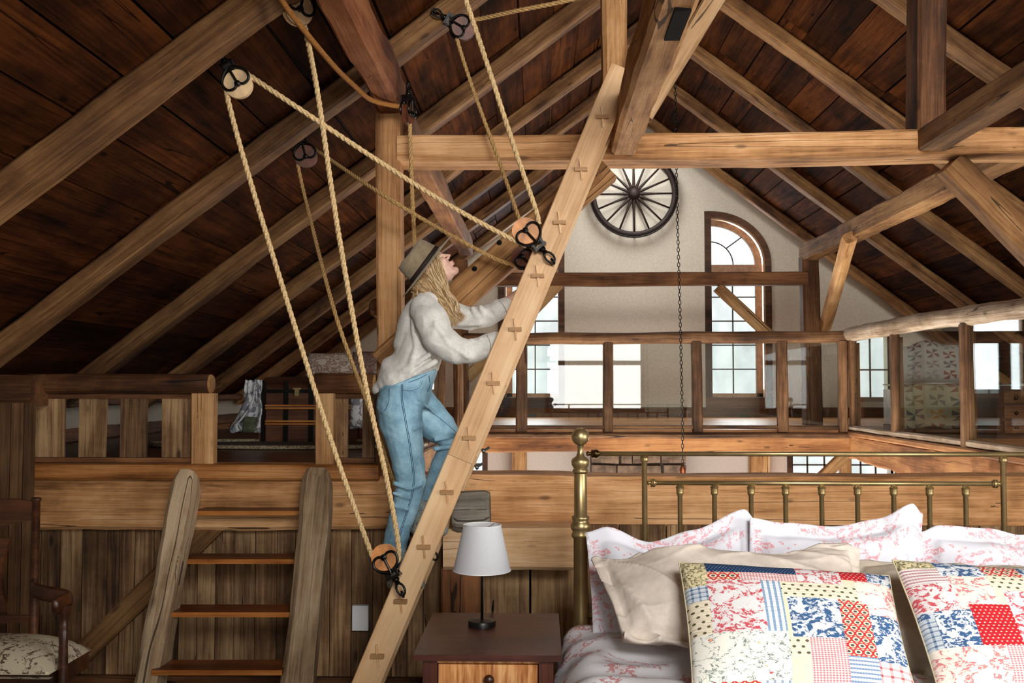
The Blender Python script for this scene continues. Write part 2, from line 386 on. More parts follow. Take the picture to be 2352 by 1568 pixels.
def gable_panel(x0, x1, z0, z1f):  # column panel up to roof line
    n = 14
    for i in range(n):
        a, b = x0+(x1-x0)*i/n, x0+(x1-x0)*(i+1)/n
        ta, tb = z1f(a), z1f(b)
        mb.add([(a, YW, z0), (b, YW, z0), (b, YW, tb), (a, YW, ta), (a, YW+.25, z0), (b, YW+.25, z0), (b, YW+.25, tb), (a, YW+.25, ta)], [(0, 1, 2, 3), (7, 6, 5, 4), (3, 2, 6, 7), (0, 4, 5, 1), (0, 3, 7, 4), (1, 5, 6, 2)])
rz = lambda x: roofz(x)+.03
gable_panel(XL, wlft['x0'], 1.0, rz); gable_panel(wlft['x1'], wr['x0'], 1.0, rz); s9 = dict(x0=wpt(1958, 800)[0], x1=wpt(2044, 800)[0], z0=wpt(2000, 912)[1], z1=wpt(2000, 772)[1])
gable_panel(wr['x1'], s9['x0'], 1.0, rz); gable_panel(s9['x1'], XRR, 1.0, rz); gable_panel(s9['x0'], s9['x1'], s9['z1'], rz); mb.box((s9['x0'], YW, 1.0), (s9['x1'], YW+.25, s9['z0']))
for w, s in ((wlft, -1), (wr, 1)):
    x0, x1 = w['x0'], w['x1']; mb.box((x0, YW, 1.0), (x1, YW+.25, w['zb']))
    rx, rzz = x1-x0, w['zt']-w['zs']; xs0 = x0 if s > 0 else x1
    n = 16
    for i in range(n):   # strips above the quarter arch
        t0, t1 = i/n, (i+1)/n; a, b = xs0+s*rx*t0, xs0+s*rx*t1
        za, zb_ = w['zs']+rzz*math.sqrt(max(0, 1-t0*t0)), w['zs']+rzz*math.sqrt(max(0, 1-t1*t1))
        if s < 0: a, b, za, zb_ = b, a, zb_, za
        mb.add([(a, YW, za), (b, YW, zb_), (b, YW, rz(b)), (a, YW, rz(a)), (a, YW+.25, za), (b, YW+.25, zb_), (b, YW+.25, rz(b)), (a, YW+.25, rz(a))], [(0, 1, 2, 3), (7, 6, 5, 4), (3, 2, 6, 7), (0, 4, 5, 1)])
mb.build('plaster_panel', PLASTER, wall)
GREENG = plain('muntin', (62, 50, 40), .5)
JAMB = plain('jamb_wood', (168, 128, 96), .5, noise_amt=.1)
for idx, (w, s) in enumerate(((wlft, -1), (wr, 1))):
    win = struct('window_%d' % (idx+1), ((w['x0']+w['x1'])/2, YW, w['zb']))
    x0, x1, zb, zs, zt = w['x0'], w['x1'], w['zb'], w['zs'], w['zt']; rx = x1-x0; rzz = zt-zs; xs0 = x0 if s > 0 else x1; xe = x1 if s > 0 else x0
    T = .085   # casing width
    def arc(off, y, n=18, inner=False):
        o = off
        return [V(xs0+s*(rx+o)*math.sin(a), y, zs+(rzz+o)*math.cos(a)) for a in [math.pi/2*i/n for i in range(n+1)]]
    # casing: straight side, sill and head/arched side
    cs = MB(); yf = YW-.03
    def strip(mb, inner, outer, y0, y1):
        v = []; f = []
        for a, b in zip(inner, outer): v += [(a.x, y0, a.z), (b.x, y0, b.z), (b.x, y1, b.z), (a.x, y1, a.z)]
        for i in range(len(inner)-1):
            for j in range(4): j2 = (j+1) % 4; f.append((i*4+j, i*4+j2, i*4+4+j2, i*4+4+j))
        f += [(0, 1, 2, 3), tuple(range(len(v)-4, len(v)))]; mb.add(v, f)
    inn = [V(xs0, 0, zt)] + arc(0, 0) + [V(xe, 0, zb)]; out = [V(xs0, 0, zt+T)] + [V(xs0+s*(rx+T)*math.sin(a), 0, zs+(rzz+T)*math.cos(a)) for a in [math.pi/2*i/18 for i in range(19)]] + [V(xe+s*T, 0, zb)]
    strip(cs, inn, out, yf, YW+.01)
    cs.build('casing_arch', W_CASE, win)
    MB().box((min(xs0, xs0-s*T), yf, zb), (max(xs0, xs0-s*T), YW+.01, zt+T)).build('casing_side', W_CASE, win)
    MB().box((x0-T, yf-.02, zb-.14), (x1+T, YW+.01, zb)).build('window_sill', W_CASE, win)
    # jamb lining seen in the reveal
    jm = MB(); strip(jm, [p-V(s*.0, 0, 0) for p in [V(xe-s*.02, 0, zb)]+list(reversed([V(xs0+s*(rx-.02)*math.sin(a), 0, zs+(rzz-.02)*math.cos(a)) for a in [math.pi/2*i/14 for i in range(15)]]))],
                     [V(xe, 0, zb)]+list(reversed([V(xs0+s*rx*math.sin(a), 0, zs+rzz*math.cos(a)) for a in [math.pi/2*i/14 for i in range(15)]])), YW-.01, YW+.2)
    jm.build('jamb', JAMB, win)
    yg = YW+.12; gx = rx-.1
    sash = MB(); strip(sash, [V(xs0+s*(gx)*math.sin(a), 0, zs+(rzz-.09)*math.cos(a)) for a in [math.pi/2*i/14 for i in range(15)]], [V(xs0+s*(rx-.02)*math.sin(a), 0, zs+(rzz-.02)*math.cos(a)) for a in [math.pi/2*i/14 for i in range(15)]], yg-.03, yg+.03)
    sash.box((min(xs0, xe), yg-.04, zs-.11), (max(xs0, xe), yg+.05, zs))
    sash.box((min(xs0+s*gx, xe), yg-.03, zb), (max(xs0+s*gx, xe), yg+.03, zs-.11))
    sash.box((min(xs0, xe), yg-.03, zb), (max(xs0, xe), yg+.03, zb+.05))
    sash.build('sash', JAMB, win)
    # arched light: quarter ring muntin and one diagonal
    c = V(xs0, yg, zs); r_in = .52*gx
    mun = MB(); mun.tube([c+V(s*r_in*math.sin(a), 0, r_in*math.cos(a)) for a in [math.pi/2*i/12 for i in range(13)]], .008, 6)
    mun.tube([c+V(s*r_in*.707, 0, r_in*.707), c+V(s*(gx)*.707, 0, (rzz-.09)*.707)], .008, 6)
    mun.build('arch_muntin', GREENG, win)
    hgt = zs-.11-zb-.05; rows = 5
    xm = (xs0+xs0+s*gx)/2
    for k in range(1, rows):
        z = zb+.05+hgt*k/rows
        MB().box((min(xs0, xs0+s*gx), yg-.01, z-.008), (max(xs0, xs0+s*gx), yg+.01, z+.008)).build('muntin', GREENG, win)
    MB().box((xm-.008, yg-.01, zb+.05), (xm+.008, yg+.01, zs-.11)).build('muntin', GREENG, win)
    for k in range(rows):
        for q in range(2):
            z0_, z1_ = zb+.05+hgt*k/rows, zb+.05+hgt*(k+1)/rows; a, b = sorted((xs0+s*gx*q/2, xs0+s*gx*(q+1)/2))
            MB().box((a, yg-.002, z0_), (b, yg+.002, z1_)).build('pane', GLASS, win)
    n = 12; v = [c+V(0, 0, 0)]+[c+V(s*gx*math.sin(math.pi/2*i/n), 0, (rzz-.09)*math.cos(math.pi/2*i/n)) for i in range(n+1)]
    obj('arched_pane', v, [(0, i+1, i+2) for i in range(n)], GLASS, win)
win = struct('window_9', ((s9['x0']+s9['x1'])/2, YW, s9['z0']))
for lo, hi in (((s9['x0']-.05, YW-.02, s9['z0']), (s9['x0'], YW+.1, s9['z1'])), ((s9['x1'], YW-.02, s9['z0']), (s9['x1']+.05, YW+.1, s9['z1'])), ((s9['x0']-.05, YW-.02, s9['z0']-.06), (s9['x1']+.05, YW+.1, s9['z0'])), ((s9['x0']-.05, YW-.02, s9['z1']), (s9['x1']+.05, YW+.1, s9['z1']+.05))): MB().box(lo, hi).build('casing_side', W_CASE, win)
xm = (s9['x0']+s9['x1'])/2; zm = s9['z0']+(s9['z1']-s9['z0'])*.45
MB().box((xm-.01, YW+.05, s9['z0']), (xm+.01, YW+.07, s9['z1'])).build('muntin', GREENG, win); MB().box((s9['x0'], YW+.05, zm-.01), (s9['x1'], YW+.07, zm+.01)).build('muntin', GREENG, win)
MB().box((s9['x0'], YW+.058, s9['z0']), (s9['x1'], YW+.062, s9['z1'])).build('pane', GLASS, win)
bb = struct('baseboard_far', (1.3, YW, ZL)); MB().box((XL, YW-.03, ZL), (XRR, YW, ZL+.13)).build('base_board', W_DARK, bb)
for n_, u in enumerate((1223, 1707)):
    p = P(u, 957, YW-.035); o = MB().box((p.x-.06, p.y-.008, p.z-.035), (p.x+.06, p.y, p.z+.035)).build('outlet_plate', BLACKM)
    for q in (-.03, .03): MB().box((p.x+q-.016, p.y-.012, p.z-.02), (p.x+q+.016, p.y-.008, p.z+.02)).build('socket', IRON, o)
    tag(o, ['black outlet plate in the far baseboard under the left arched window', 'black outlet plate in the far baseboard under the right arched window'][n_], 'outlet')
# ---- hall below: wall, windows, posts, stone chimney
hall = struct('wall_hall', (1.35, YW, -1.2))
hw = []   # window holes : (u0,u1,v0)
hz0, hz1 = -.9, .83
for u0, u1 in ((990, 1108), (1820, 1938), (1948, 2052), (2076, 2180)):
    hw.append((wpt(u0, 1060)[0], wpt(u1, 1060)[0], hz0, hz1))
rect_wall('plaster_panel', XL, XRR, -1.2, 1.0, YW, .25, PLAST2, hall, hw)
for i, h in enumerate(hw):
    win = struct('window_%d' % (i+3), ((h[0]+h[1])/2, YW, h[2]))
    a, b, z0, z1 = h; t = .05
    for nm, lo, hi in (('casing_side', (a-t-.02, YW-.03, z0), (a, YW+.1, z1)), ('casing_side', (b, YW-.03, z0), (b+t+.02, YW+.1, z1)), ('casing_head', (a-t, YW-.03, z1), (b+t, YW+.1, z1+.08))):
        MB().box(lo, hi).build(nm, W_CASE, win)
    for k in range(1, 3): x = a+(b-a)*k/3; MB().box((x-.01, YW+.1, z0), (x+.01, YW+.12, z1)).build('muntin', GREENG, win)
    for k in range(1, 5): z = z1-(z1-z0)*k/5+.12; MB().box((a, YW+.1, z-.01), (b, YW+.12, z+.01)).build('muntin', GREENG, win)
    MB().box((a, YW+.108, z0), (b, YW+.112, z1)).build('pane', GLASS, win)
ch = thing('stone_chimney', 'brown fieldstone chimney below the far gallery beam', 'chimney', (P(1467, 1060, 12.7).x, 12.7, -1.2))
STONE = plain('fieldstone', (126, 104, 86), .9, 0, .18, 9, .8)
xa_, xb_ = P(1358, 1060, 12.4).x, P(1579, 1060, 12.4).x
MB().box((xa_+.03, 12.46, -1.2), (xb_-.03, 13.2, ZL-.45)).build('chimney_core', plain('mortar', (70, 58, 50), .95), ch)
zr = .25
for row in range(3):
    h = [.24, .2, .26][row]; n = [3, 3, 4][row]; cuts = [xa_]+sorted(xa_+(xb_-xa_)*(k+1)/n+random.uniform(-.09, .09) for k in range(n-1))+[xb_]
    for a, b in zip(cuts, cuts[1:]):
        j = lambda: random.uniform(-.012, .012)
        v = [(x+j(), y+j(), z+j()) for x, y, z in ((a+.012, 12.4, zr), (b-.012, 12.4, zr), (b-.012, 12.5, zr), (a+.012, 12.5, zr), (a+.012, 12.4, zr+h-.02), (b-.012, 12.4, zr+h-.02), (b-.012, 12.5, zr+h-.02), (a+.012, 12.5, zr+h-.02))]
        obj('stone', v, BOXF, STONE, ch)
    zr += h
for i, (u0, u1) in enumerate(((1175, 1209), (1727, 1769))):
    o = fb('hall_post', (u0+u1)/2, 885+2.86*pm(12.9), (u0+u1)/2, 1010, 12.9, u1-u0, .2, W_POST, None, ['tan timber post against the white hall wall, left of the chimney', 'tan timber post against the white hall wall, right of the chimney'][i], 'post', rough=.003)
o = fb('hall_brace', 1878, 1110, 1960, 1030, 11.8, 24, .12, W_POST, None, 'diagonal timber brace crossing the low hall windows at right', 'brace', rough=.003)
o = fb('hall_brace', 1945, 885+2.86*pm(11.9), 1945, 1030, 11.9, 22, .12, W_POST, None, 'short upright timber between the low hall windows at right', 'post', rough=.003)
# ---- floors
fl = struct('floor', (1.3, 1.5, 0))
MB().box((XL, -2.3, -.08), (XRR, 5.35, -.03)).build('subfloor', W_FLOOR, fl)
x = XL
while x < XRR:
    w = random.uniform(.12, .16); board('plank', V(x+w/2, -2.25, -.015), V(x+w/2, 5.3, -.015), w-.003, .03, W_FLOOR, fl); x += w
fh = struct('floor_hall', (1.3, 9, -1.2)); MB().box((XL, 5.4, -1.3), (XRR, YW, -1.2)).build('hall_floor', W_FLOOR, fh)
def loft_floor(name, x0, x1, y0, y1, along):
    o = struct(name, ((x0+x1)/2, (y0+y1)/2, ZL)); MB().box((x0, y0, ZL-.13), (x1, y1, ZL-.025)).build('subfloor', W_DARK, o)
    if along == 'x':
        y = y0
        while y < y1-.01:
            w = min(random.uniform(.11, .15), y1-y); board('plank', V(x0, y+w/2, ZL-.0125), V(x1, y+w/2, ZL-.0125), w-.004, .025, W_FLOOR, o); y += w
    return o
loft_floor('floor_loft_left', XL, XP, YT+.1, YR, 'x')
loft_floor('floor_loft_right', XG, XRR, 5.6, YR, 'x')
W_FLOOR2 = W_HONEY
o = struct('floor_loft_far', (1.3, 11.3, ZL)); MB().box((XL, YR, ZL-.13), (XRR, YW, ZL-.025)).build('subfloor', W_DARK, o)
y = YR
while y < YW: board('plank', V(XL, y+.09, ZL-.0125), V(XRR, y+.09, ZL-.0125), .176, .025, W_FLOOR2, o); y += .18
# ---- side walls, rear wall
ws = struct('wall_left', (XL, 5, 0))
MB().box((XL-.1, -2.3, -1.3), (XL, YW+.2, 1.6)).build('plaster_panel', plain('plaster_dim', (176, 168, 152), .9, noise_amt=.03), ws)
yb('eave_beam', XL+.05, 1.525, 5.5, YW, .1, .06, W_DARK, ws)
yb('floor_skirting', XL+.02, ZL+.05, 5.5, YW, .03, .1, W_DARK, ws)
ws = struct('wall_right', (XRR, 5, 0))
MB().box((XRR, -2.3, -1.3), (XRR+.1, YW+.2, 1.7)).build('plaster_panel', PLASTER, ws)
win = struct('window_10', (5.12, .4, .8))
for k in range(4): y = -1.6+4.0*k/3; MB().box((5.1, y-.03, .8), (5.14, y+.03, 2.2)).build('mullion', W_CASE, win)
wb = struct('wall_rear', (1.3, -2.2, 0))
hole = (.2, 2.16, 1.12, 2.88); MB_ = rect_wall('plaster_panel', XL, XRR, 0, 5.3, -2.3, .1, PLASTER, wb, [hole, (.3, 2.7, 2.98, 4.12)])  # upper hole added for the rear gable fill lamp
win = struct('window_8', (1.18, -2.2, 1.12))
for xa, xb in ((.14, .22), (1.34, 1.56), (2.14, 2.22)): MB().box((xa, -2.27, 1.1), (xb, -2.18, 2.9)).build('mullion', W_CASE, win)
for z in (1.12, 2.13, 2.88): MB().box((.14, -2.27, z-.05), (2.22, -2.18, z+.05)).build('transom', W_CASE, win)
wc_ = struct('wall_bedroom_right', (5.15, 1.5, 0)); mb = MB()
mb.box((5.12, -2.2, 0), (5.2, 5.25, .8)); mb.box((5.12, -2.2, 2.2), (5.2, 5.25, 2.34)); mb.box((5.12, 2.4, .8), (5.2, 5.25, 2.2)); mb.box((5.12, -2.2, .8), (5.2, -1.6, 2.2)); mb.build('plaster_panel', PLASTER, wc_)
# ================================================================== front loft wall (planks under the sill)
wf = struct('wall_front', (-1, YT, 0))
edges = [60, 91, 136, 187, 244, 272, 307, 352, 382, 410, 452, 494, 537, 585, 635, 677, 715, 757, 807, 856, 899, 935, 972, 1016]
ZB = 1.65-(1215-885)/F_PX*(YT+.05)
for a, b in zip(edges, edges[1:]):
    u = (a+b)/2; Y = YT+.02+random.uniform(0, .012); X = P(u, 1400, Y).x; w = (b-a)/pm(Y)
    board('plank', V(X, Y+.012, 0), V(X, Y+.012, ZB+.05), w-.004, .024, W_GREY, wf, UPY, jit=.002)
for a, b in ((1018, 1103), (1106, 1215), (1221, 1318), (1322, 1420), (1424, 1530), (1534, 1650), (1655, 1770), (1775, 1890), (1895, 2010), (2015, 2130), (2135, 2250), (2255, 2370), (2374, 2480)):
    u = (a+b)/2; Y = YT-.08; X = P(u, 1400, Y).x; board('plank', V(X, Y+.012, 0), V(X, Y+.012, ZB+.05), (b-a)/pm(Y)-.002, .024, W_GREY, wf, UPY, jit=.002)
MB().box((XL, YT+.055, 0), (XRR, YT+.08, ZB+.1)).build('wall_backing', plain('dark_backing', (20, 14, 10), .95), wf)
bs = struct('baseboard_front', (-1, YT, 0)); MB().box((XL, YT-.02, 0), (P(1012, 1500, YT).x, YT+.01, .115)).build('base_board', W_DARK, bs)
# sill beam and trim
sill = fb('sill_beam', -60, 1160, 2460, 1155, YT-.06, 120, .3, W_TIE, None, 'long hewn sill beam running across behind the bed and the ladder', 'beam', rough=.012, ch=.02)
fb('trim_beam', 45, 1084, 869, 1087, YT-.1, 35, .22, W_HONEY, None, 'orange planed beam edging the left loft floor', 'beam', rough=.002)
o = hewn('ledge_block', P(1016, 1262, 4.95)+V(0, .2, 0), P(1322, 1262, 4.95)+V(0, .2, 0), .36, 95/pm(4.95), W_PALE, None, (0, 0, 1), .012, ch=.02); flatends(o)
tag(o, 'pale thick hewn block behind the white lamp shade', 'beam')
o = hewn('ledge_support', P(1058, 1306, 4.98)+V(0, .18, 0), V(P(1058, 1400, 4.98).x, 5.16, 0), .2, .3, W_DARK, None, UPY, .006); tag(o, 'dark worn upright block under the pale hewn block', 'post')
o = hewn('log_stub', P(1040, 1172, 5.0), P(1126, 1170, 5.0), .17, 88/pm(5), W_SILVER, None, (0, 0, 1), .012, ch=.07, seg=.03, chamfer_end=.12); tag(o, 'short silvery grey log end above the lamp', 'log')
# dark wall at far left with header
wq = struct('wall_side', (-2.9, YT-.1, 0))
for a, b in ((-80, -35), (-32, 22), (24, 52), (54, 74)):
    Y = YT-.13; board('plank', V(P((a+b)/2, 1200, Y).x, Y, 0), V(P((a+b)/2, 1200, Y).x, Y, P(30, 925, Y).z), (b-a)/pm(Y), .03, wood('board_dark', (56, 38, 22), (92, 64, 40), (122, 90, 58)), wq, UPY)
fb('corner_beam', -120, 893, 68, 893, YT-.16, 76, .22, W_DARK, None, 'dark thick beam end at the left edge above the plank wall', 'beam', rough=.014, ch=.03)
# ================================================================== main frame
tie = fb('tie_beam', 912, 341, 2480, 322, YT, 60, .25, W_TIE, None, 'long pale hewn tie beam crossing the whole truss above the windows', 'beam', rough=.008, ch=.01)
fb('truss_post', 893, 1098, 890, 253, YT+.0, 57, .17, W_POST, None, 'tall tan post behind the woman, carrying the left purlin', 'post', rough=.006)
fb('king_post', 1416, 305, 1414, -160, YT+.06, 58, .15, W_POST, None, 'short post above the tie beam behind the ladder top', 'post', rough=.006, ch=.02)
zc = lambda v, Y: 1.65-(v-885)/F_PX*Y
XP1 = (P(890, 300, YT)).x
yb('purlin_beam', XP1+.01, zc(253, YT)+.11, 1.6, YT+.16, .135, .22, wood('timber_rust', (70, 36, 18), (124, 72, 40), (160, 104, 64)), None, 'thick left purlin coming overhead and resting on the tall post', 'beam', rough=.016, ch=.02)
yb('purlin_beam', XP1+.03, zc(253, YT)-.0, YT+.17, YF, .15, .17, W_DARK, None, 'left purlin between the tall post and the far truss', 'beam', rough=.01)
XC = P(1430, 340, YT).x
lg = yb('purlin_beam', XC, zc(355, YT)+.09, 1.4, YT-.01, .14, .18, W_POST, None, 'heavy middle beam with a mortise hole ending on the tie beam', 'beam', rough=.016, ch=.02)
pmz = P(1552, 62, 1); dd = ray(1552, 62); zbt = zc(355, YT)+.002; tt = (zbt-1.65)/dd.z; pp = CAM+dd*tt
MB().box((pp.x-.025, pp.y-.16, zbt-.006), (pp.x+.03, pp.y+.12, zbt+.05)).build('mortise', plain('hole_black', (8, 5, 4), 1), lg)  # black box paints the shade inside the hole; nothing is cut
fb('roof_strut', 1480, 262, 1668, -46, YT+.1, 44, .1, W_PALE, None, 'pale strut rising beside the heavy middle beam', 'brace', rough=.004)
# right side
fb('truss_post', 2144, 300, 2146, -120, YT+.02, 68, .19, W_DARK, None, 'dark cracked post standing on the right end of the tie beam', 'post', rough=.008, ch=.018)
Xr = P(2142, 340, YT).x
yb('purlin_beam', Xr, zc(350, YT)+.06, 1.5, YT-.005, .15, .118, W_RAFT, None, 'right beam coming overhead from the tie beam end', 'beam', rough=.007)
fb('truss_brace', 2190, 372, 2480, 660, YT+.05, 62, .14, W_RAFT, None, 'diagonal brace falling from the tie beam to the right edge', 'brace', rough=.006)
yb('purlin_beam', 2.85, 1.65+1.31+.09, YT+.26, YF+.15, .17, .17, W_RAFT, None, 'grey right purlin running from the tie beam to the far post', 'beam', rough=.01)
bigbrace = fb('truss_brace', 876, 838, 1392, 378, YT-.13, 72, .13, W_RAFT, None, 'wide knee brace with bolt holes rising to the tie beam', 'brace', rough=.006)
for u, v in ((1090, 617), (1147, 557), (1000, 700)):
    p = P(u, v, YT-.13); MB().lathe([(.0015, 0), (.013, 0), (.014, .004)], None, 12).build('bolt_plug', plain('hole_black', (8, 5, 4), 1), bigbrace, True, Matrix.Translation(p+V(0, .002, 0)) @ Matrix.Rotation(R(90), 4, 'X'))
# far truss
fb('far_beam', 1096, 642, 1856, 638, YF, 30, .16, W_DARK, None, 'dark cross beam in front of the two arched windows', 'beam', rough=.004)
fb('far_post', 1060, 985, 1056, 596, YF+.02, 36, .17, W_DARK, None, 'dark post of the far truss left of the left window', 'post', rough=.004)
fb('far_post', 1872, 985, 1862, 588, YF+.02, 38, .17, W_DARK, None, 'dark post of the far truss right of the right window', 'post', rough=.004)
fb('far_brace', 1650, 658, 1772, 772, YF+.03, 24, .1, W_POST, None, 'thin brace across the right arched window', 'brace', rough=.003)
fb('far_brace', 1284, 650, 1072, 868, YF+.03, 26, .1, W_POST, None, 'thin brace across the left arched window', 'brace', rough=.003)
ob = hewn('far_brace', P(1893, 752, YF+.1), P(1953, 545, YF-1.7), .11, .1, W_POST, None, UPY, .004); tag(ob, 'slanted strut between the right far post and the grey purlin', 'brace')
fb('knee_brace', 140, 1545, 500, 1195, YT-.04, 50, .06, wood('brace_brown', (74, 48, 24), (122, 86, 50), (150, 112, 70)), None, 'diagonal board brace on the plank wall behind the steps', 'brace', rough=.003)
# ================================================================== left loft balustrade
YB = YT+.0
def balustrade(label, loc, u0, u1, boards, post, uend_rev=False):
    t = thing('log_balustrade', label, 'railing', loc)
    lo = log('log_rail', P(u0, 881, YB+.03), P(u1, 881, YB+.03), 24/pm(YB), wood('log_rail_wood', (30, 16, 8), (72, 42, 20), (116, 76, 42), crack=1.6, bump=.9), t, wood('end_grain', (120, 84, 46), (158, 116, 68), (180, 138, 88), crack=.3), rough=.007)
    for a, b, k in boards:
        Y = YB+.05+random.uniform(0, .02); board('board', V(P((a+b)/2, 990, Y).x, Y, ZL+.03), V(P((a+b)/2, 990, Y).x, Y, P(100, 905, Y).z), (b-a)/pm(Y), .022, W_GREY, t, UPY, jit=.003)
    a, b = post; Y = YB-.02
    hewn('post', V(P((a+b)/2, 1060, Y).x, Y+.04, ZL-.012), V(P((a+b)/2, 1000, Y).x, Y+.04, P(100, 903, Y).z), (b-a)/pm(Y), .08, W_POST, t, UPY, .003, ch=.005)
    for z, h in ((P(100, 909, YB).z, .03), (ZL+.015, .025)):
        lo_, hi_ = (u0, u1); board('rail', V(P(lo_+2, 900, YB).x, YB+.06, z), V(P(hi_-2, 900, YB).x, YB+.06, z), .05, h, W_DARK, t)
    return t
balustrade('log topped balustrade with wide grey boards at the left loft edge', V(-2, YB, ZL), 66, 484, [(70, 150, 0), (183, 245, 0), (277, 338, 0), (373, 440, 0)], (437, 488))
balustrade('short log topped balustrade between the loft opening and the tall post', V(-1, YB, ZL), 724, 860, [(764, 799, 0), (834, 860, 0)], (723, 765))
# ================================================================== steps up to the left loft
st = thing('loft_steps', 'steep open steps with rough grey log stringers and four dark treads', 'stairs', V(-1.4, 4.4, 0))
def stringer(ut, vt, um, vm, Yt, Ym, wpx, dep):
    A = P(ut, vt, Yt); M_ = P(um, vm, Ym); d = (M_-A); B = A+d*((A.z-0)/(A.z-M_.z))
    return hewn('stringer', A, B, wpx/pm(5), dep, W_LOG, st, UPY, .014, ch=.03, seg=.06, chamfer_end=.22)
stringer(441, 1090, 366, 1480, 5.1, 4.68, 50, .17)
stringer(732, 1083, 690, 1480, 5.08, 4.66, 64, .15)
TR = [(1178, 5.08, 447, 700), (1289, 4.93, 418, 679), (1411, 4.72, 383, 658), (1544, 4.52, 348, 634)]
for v, Y, a, b in TR:
    A, B = P(a, v, Y), P(b+14, v, Y)
    o = board('tread', A+V(0, .085, 0), B+V(0, .085, 0), .17, .022, W_TREAD, st)
    board('tread_edge', A+V(0, -.002, 0), B+V(0, -.002, 0), .004, .0225, W_TREADE, o)
# one more tread below the frame
A, B = P(310, 1690, 4.33), P(612, 1690, 4.33); board('tread', A+V(0, .085, 0), B+V(0, .085, 0), .17, .022, W_TREAD, st)
# ================================================================== glazed gallery railing
W_RAIL = wood('rail_wood', (40, 24, 13), (84, 55, 32), (128, 92, 60), crack=1.6, bump=.8)
W_WHITE = wood('rail_pale', (116, 92, 68), (176, 150, 122), (218, 198, 176), crack=1.0, bump=.8)
gr = thing('glass_railing', 'far gallery railing with glass panes between rough timber posts', 'railing', V(1, YR, ZL))
zt_ = P(1500, 777, YR).z
log('rail', P(1066, 779, YR), P(1946, 773, YR), 13.5/pm(YR), W_RAIL, gr, rough=.008, knobs=.6)
zbot = P(1500, 981, YR).z
hewn('bottom_rail', V(P(1052, 981, YR).x, YR, zbot), V(P(1946, 981, YR).x, YR, zbot), .07, .035, W_RAIL, gr, rough=.004)
pu = [(1197, 26), (1397, 22), (1600, 23), (1796, 24), (1936, 20)]
pw = [(1056, 15)] + pu
for u, w in pw:
    hewn('post', V(P(u, 900, YR).x, YR-.005, ZL-.02), V(P(u, 900, YR).x, YR-.005, zt_-.03), w/pm(YR), .08, W_RAIL, gr, UPY, .005)
for (a, wa), (b, wb_) in zip(pw, pw[1:]):
    xa, xb = P(a+wa/2, 900, YR).x, P(b-wb_/2, 900, YR).x
    MB().box((xa, YR-.003, zbot+.015), (xb, YR+.003, zt_-.03)).build('pane', GLASS, gr)
tag(hewn('gallery_curb', V(P(1012, 1000, YR-.04).x, YR-.04, ZL-.055), V(XG, YR-.04, ZL-.055), .1, .045, W_RAIL, None, rough=.003), 'narrow timber curb under the far glass railing', 'beam')
tag(flatends(hewn('gallery_beam', V(P(1000, 1018, YR-.0).x, YR+.06, P(1500, 1018, YR).z), V(XG+.02, YR+.06, P(1500, 1018, YR).z), .2, 40/pm(YR), W_GAL, None, rough=.006)), 'orange timber beam carrying the far gallery', 'beam')
# right gallery railing, coming toward the camera
gr = thing('glass_railing', 'right gallery railing with a pale log handrail and glass panes', 'railing', V(XG, 8, ZL))
log('rail', V(XG+.0, YR+.02, 1.65+.475), V(XG+.02, 4.9, 1.65+.43), .068, W_WHITE, gr, rough=.014, r2=.066, bowv=(0, 0, .03))
hewn('bottom_rail', V(XG, YR, ZL+.02), V(XG, 5.4, ZL+.02), .07, .045, W_WHITE, gr, rough=.004)
py_ = [(9.42, .06), (8.3, .055), (6.92, .075), (5.75, .07)]
for y, w in py_:
    hewn('post', V(XG, y, ZL-.02), V(XG, y, 1.65+.42), w, .1, W_RAIL, gr, UPY, .006)
    board('batten', V(XG+.06, y+.04, ZL+.04), V(XG+.06, y+.04, 1.65+.4), .03, .04, W_DARK, gr, UPY)
for (a, _), (b, _) in zip(py_, py_[1:]): MB().box((XG-.003, b+.04, ZL+.04), (XG+.003, a-.04, 1.65+.42)).build('pane', GLASS, gr)
tag(flatends(hewn('gallery_beam', V(XG+.06, YR+.0, ZL-.165), V(XG+.06, 5.5, ZL-.165), .16, .235, W_GAL, None, rough=.022, seg=.07)), 'rough hewn beam carrying the right gallery', 'beam')
tag(flatends(hewn('gallery_curb', V(XG-.0, YR+.0, ZL-.03), V(XG, 5.5, ZL-.03), .1, .05, W_GAL, None, rough=.003)), 'orange timber curb under the right glass railing', 'beam')
# left wing of the railing, seen nearly edge on
gr = thing('glass_railing', 'left gallery railing seen edge on behind the woman', 'railing', V(XP, 8, ZL))
log('rail', V(XP-.13, YR+.02, zt_), V(XP-.13, YT+.4, zt_), .055, W_RAIL, gr, rough=.008)
for y in (9.4, 8.1, 6.9): hewn('post', V(XP-.13, y, ZL-.02), V(XP-.13, y, zt_-.03), .07, .09, W_RAIL, gr, UPY, .006)
for a, b in ((8.14, 9.36), (6.94, 8.06)): MB().box((XP-.133, a, ZL+.04), (XP-.127, b, zt_-.04)).build('pane', GLASS, gr)
tag(flatends(hewn('gallery_beam', V(XP-.05, YR, ZL-.13), V(XP-.05, YT+.35, ZL-.13), .16, .23, W_RAFT, None, rough=.012)), 'hewn beam along the left gallery edge behind the legs', 'beam')
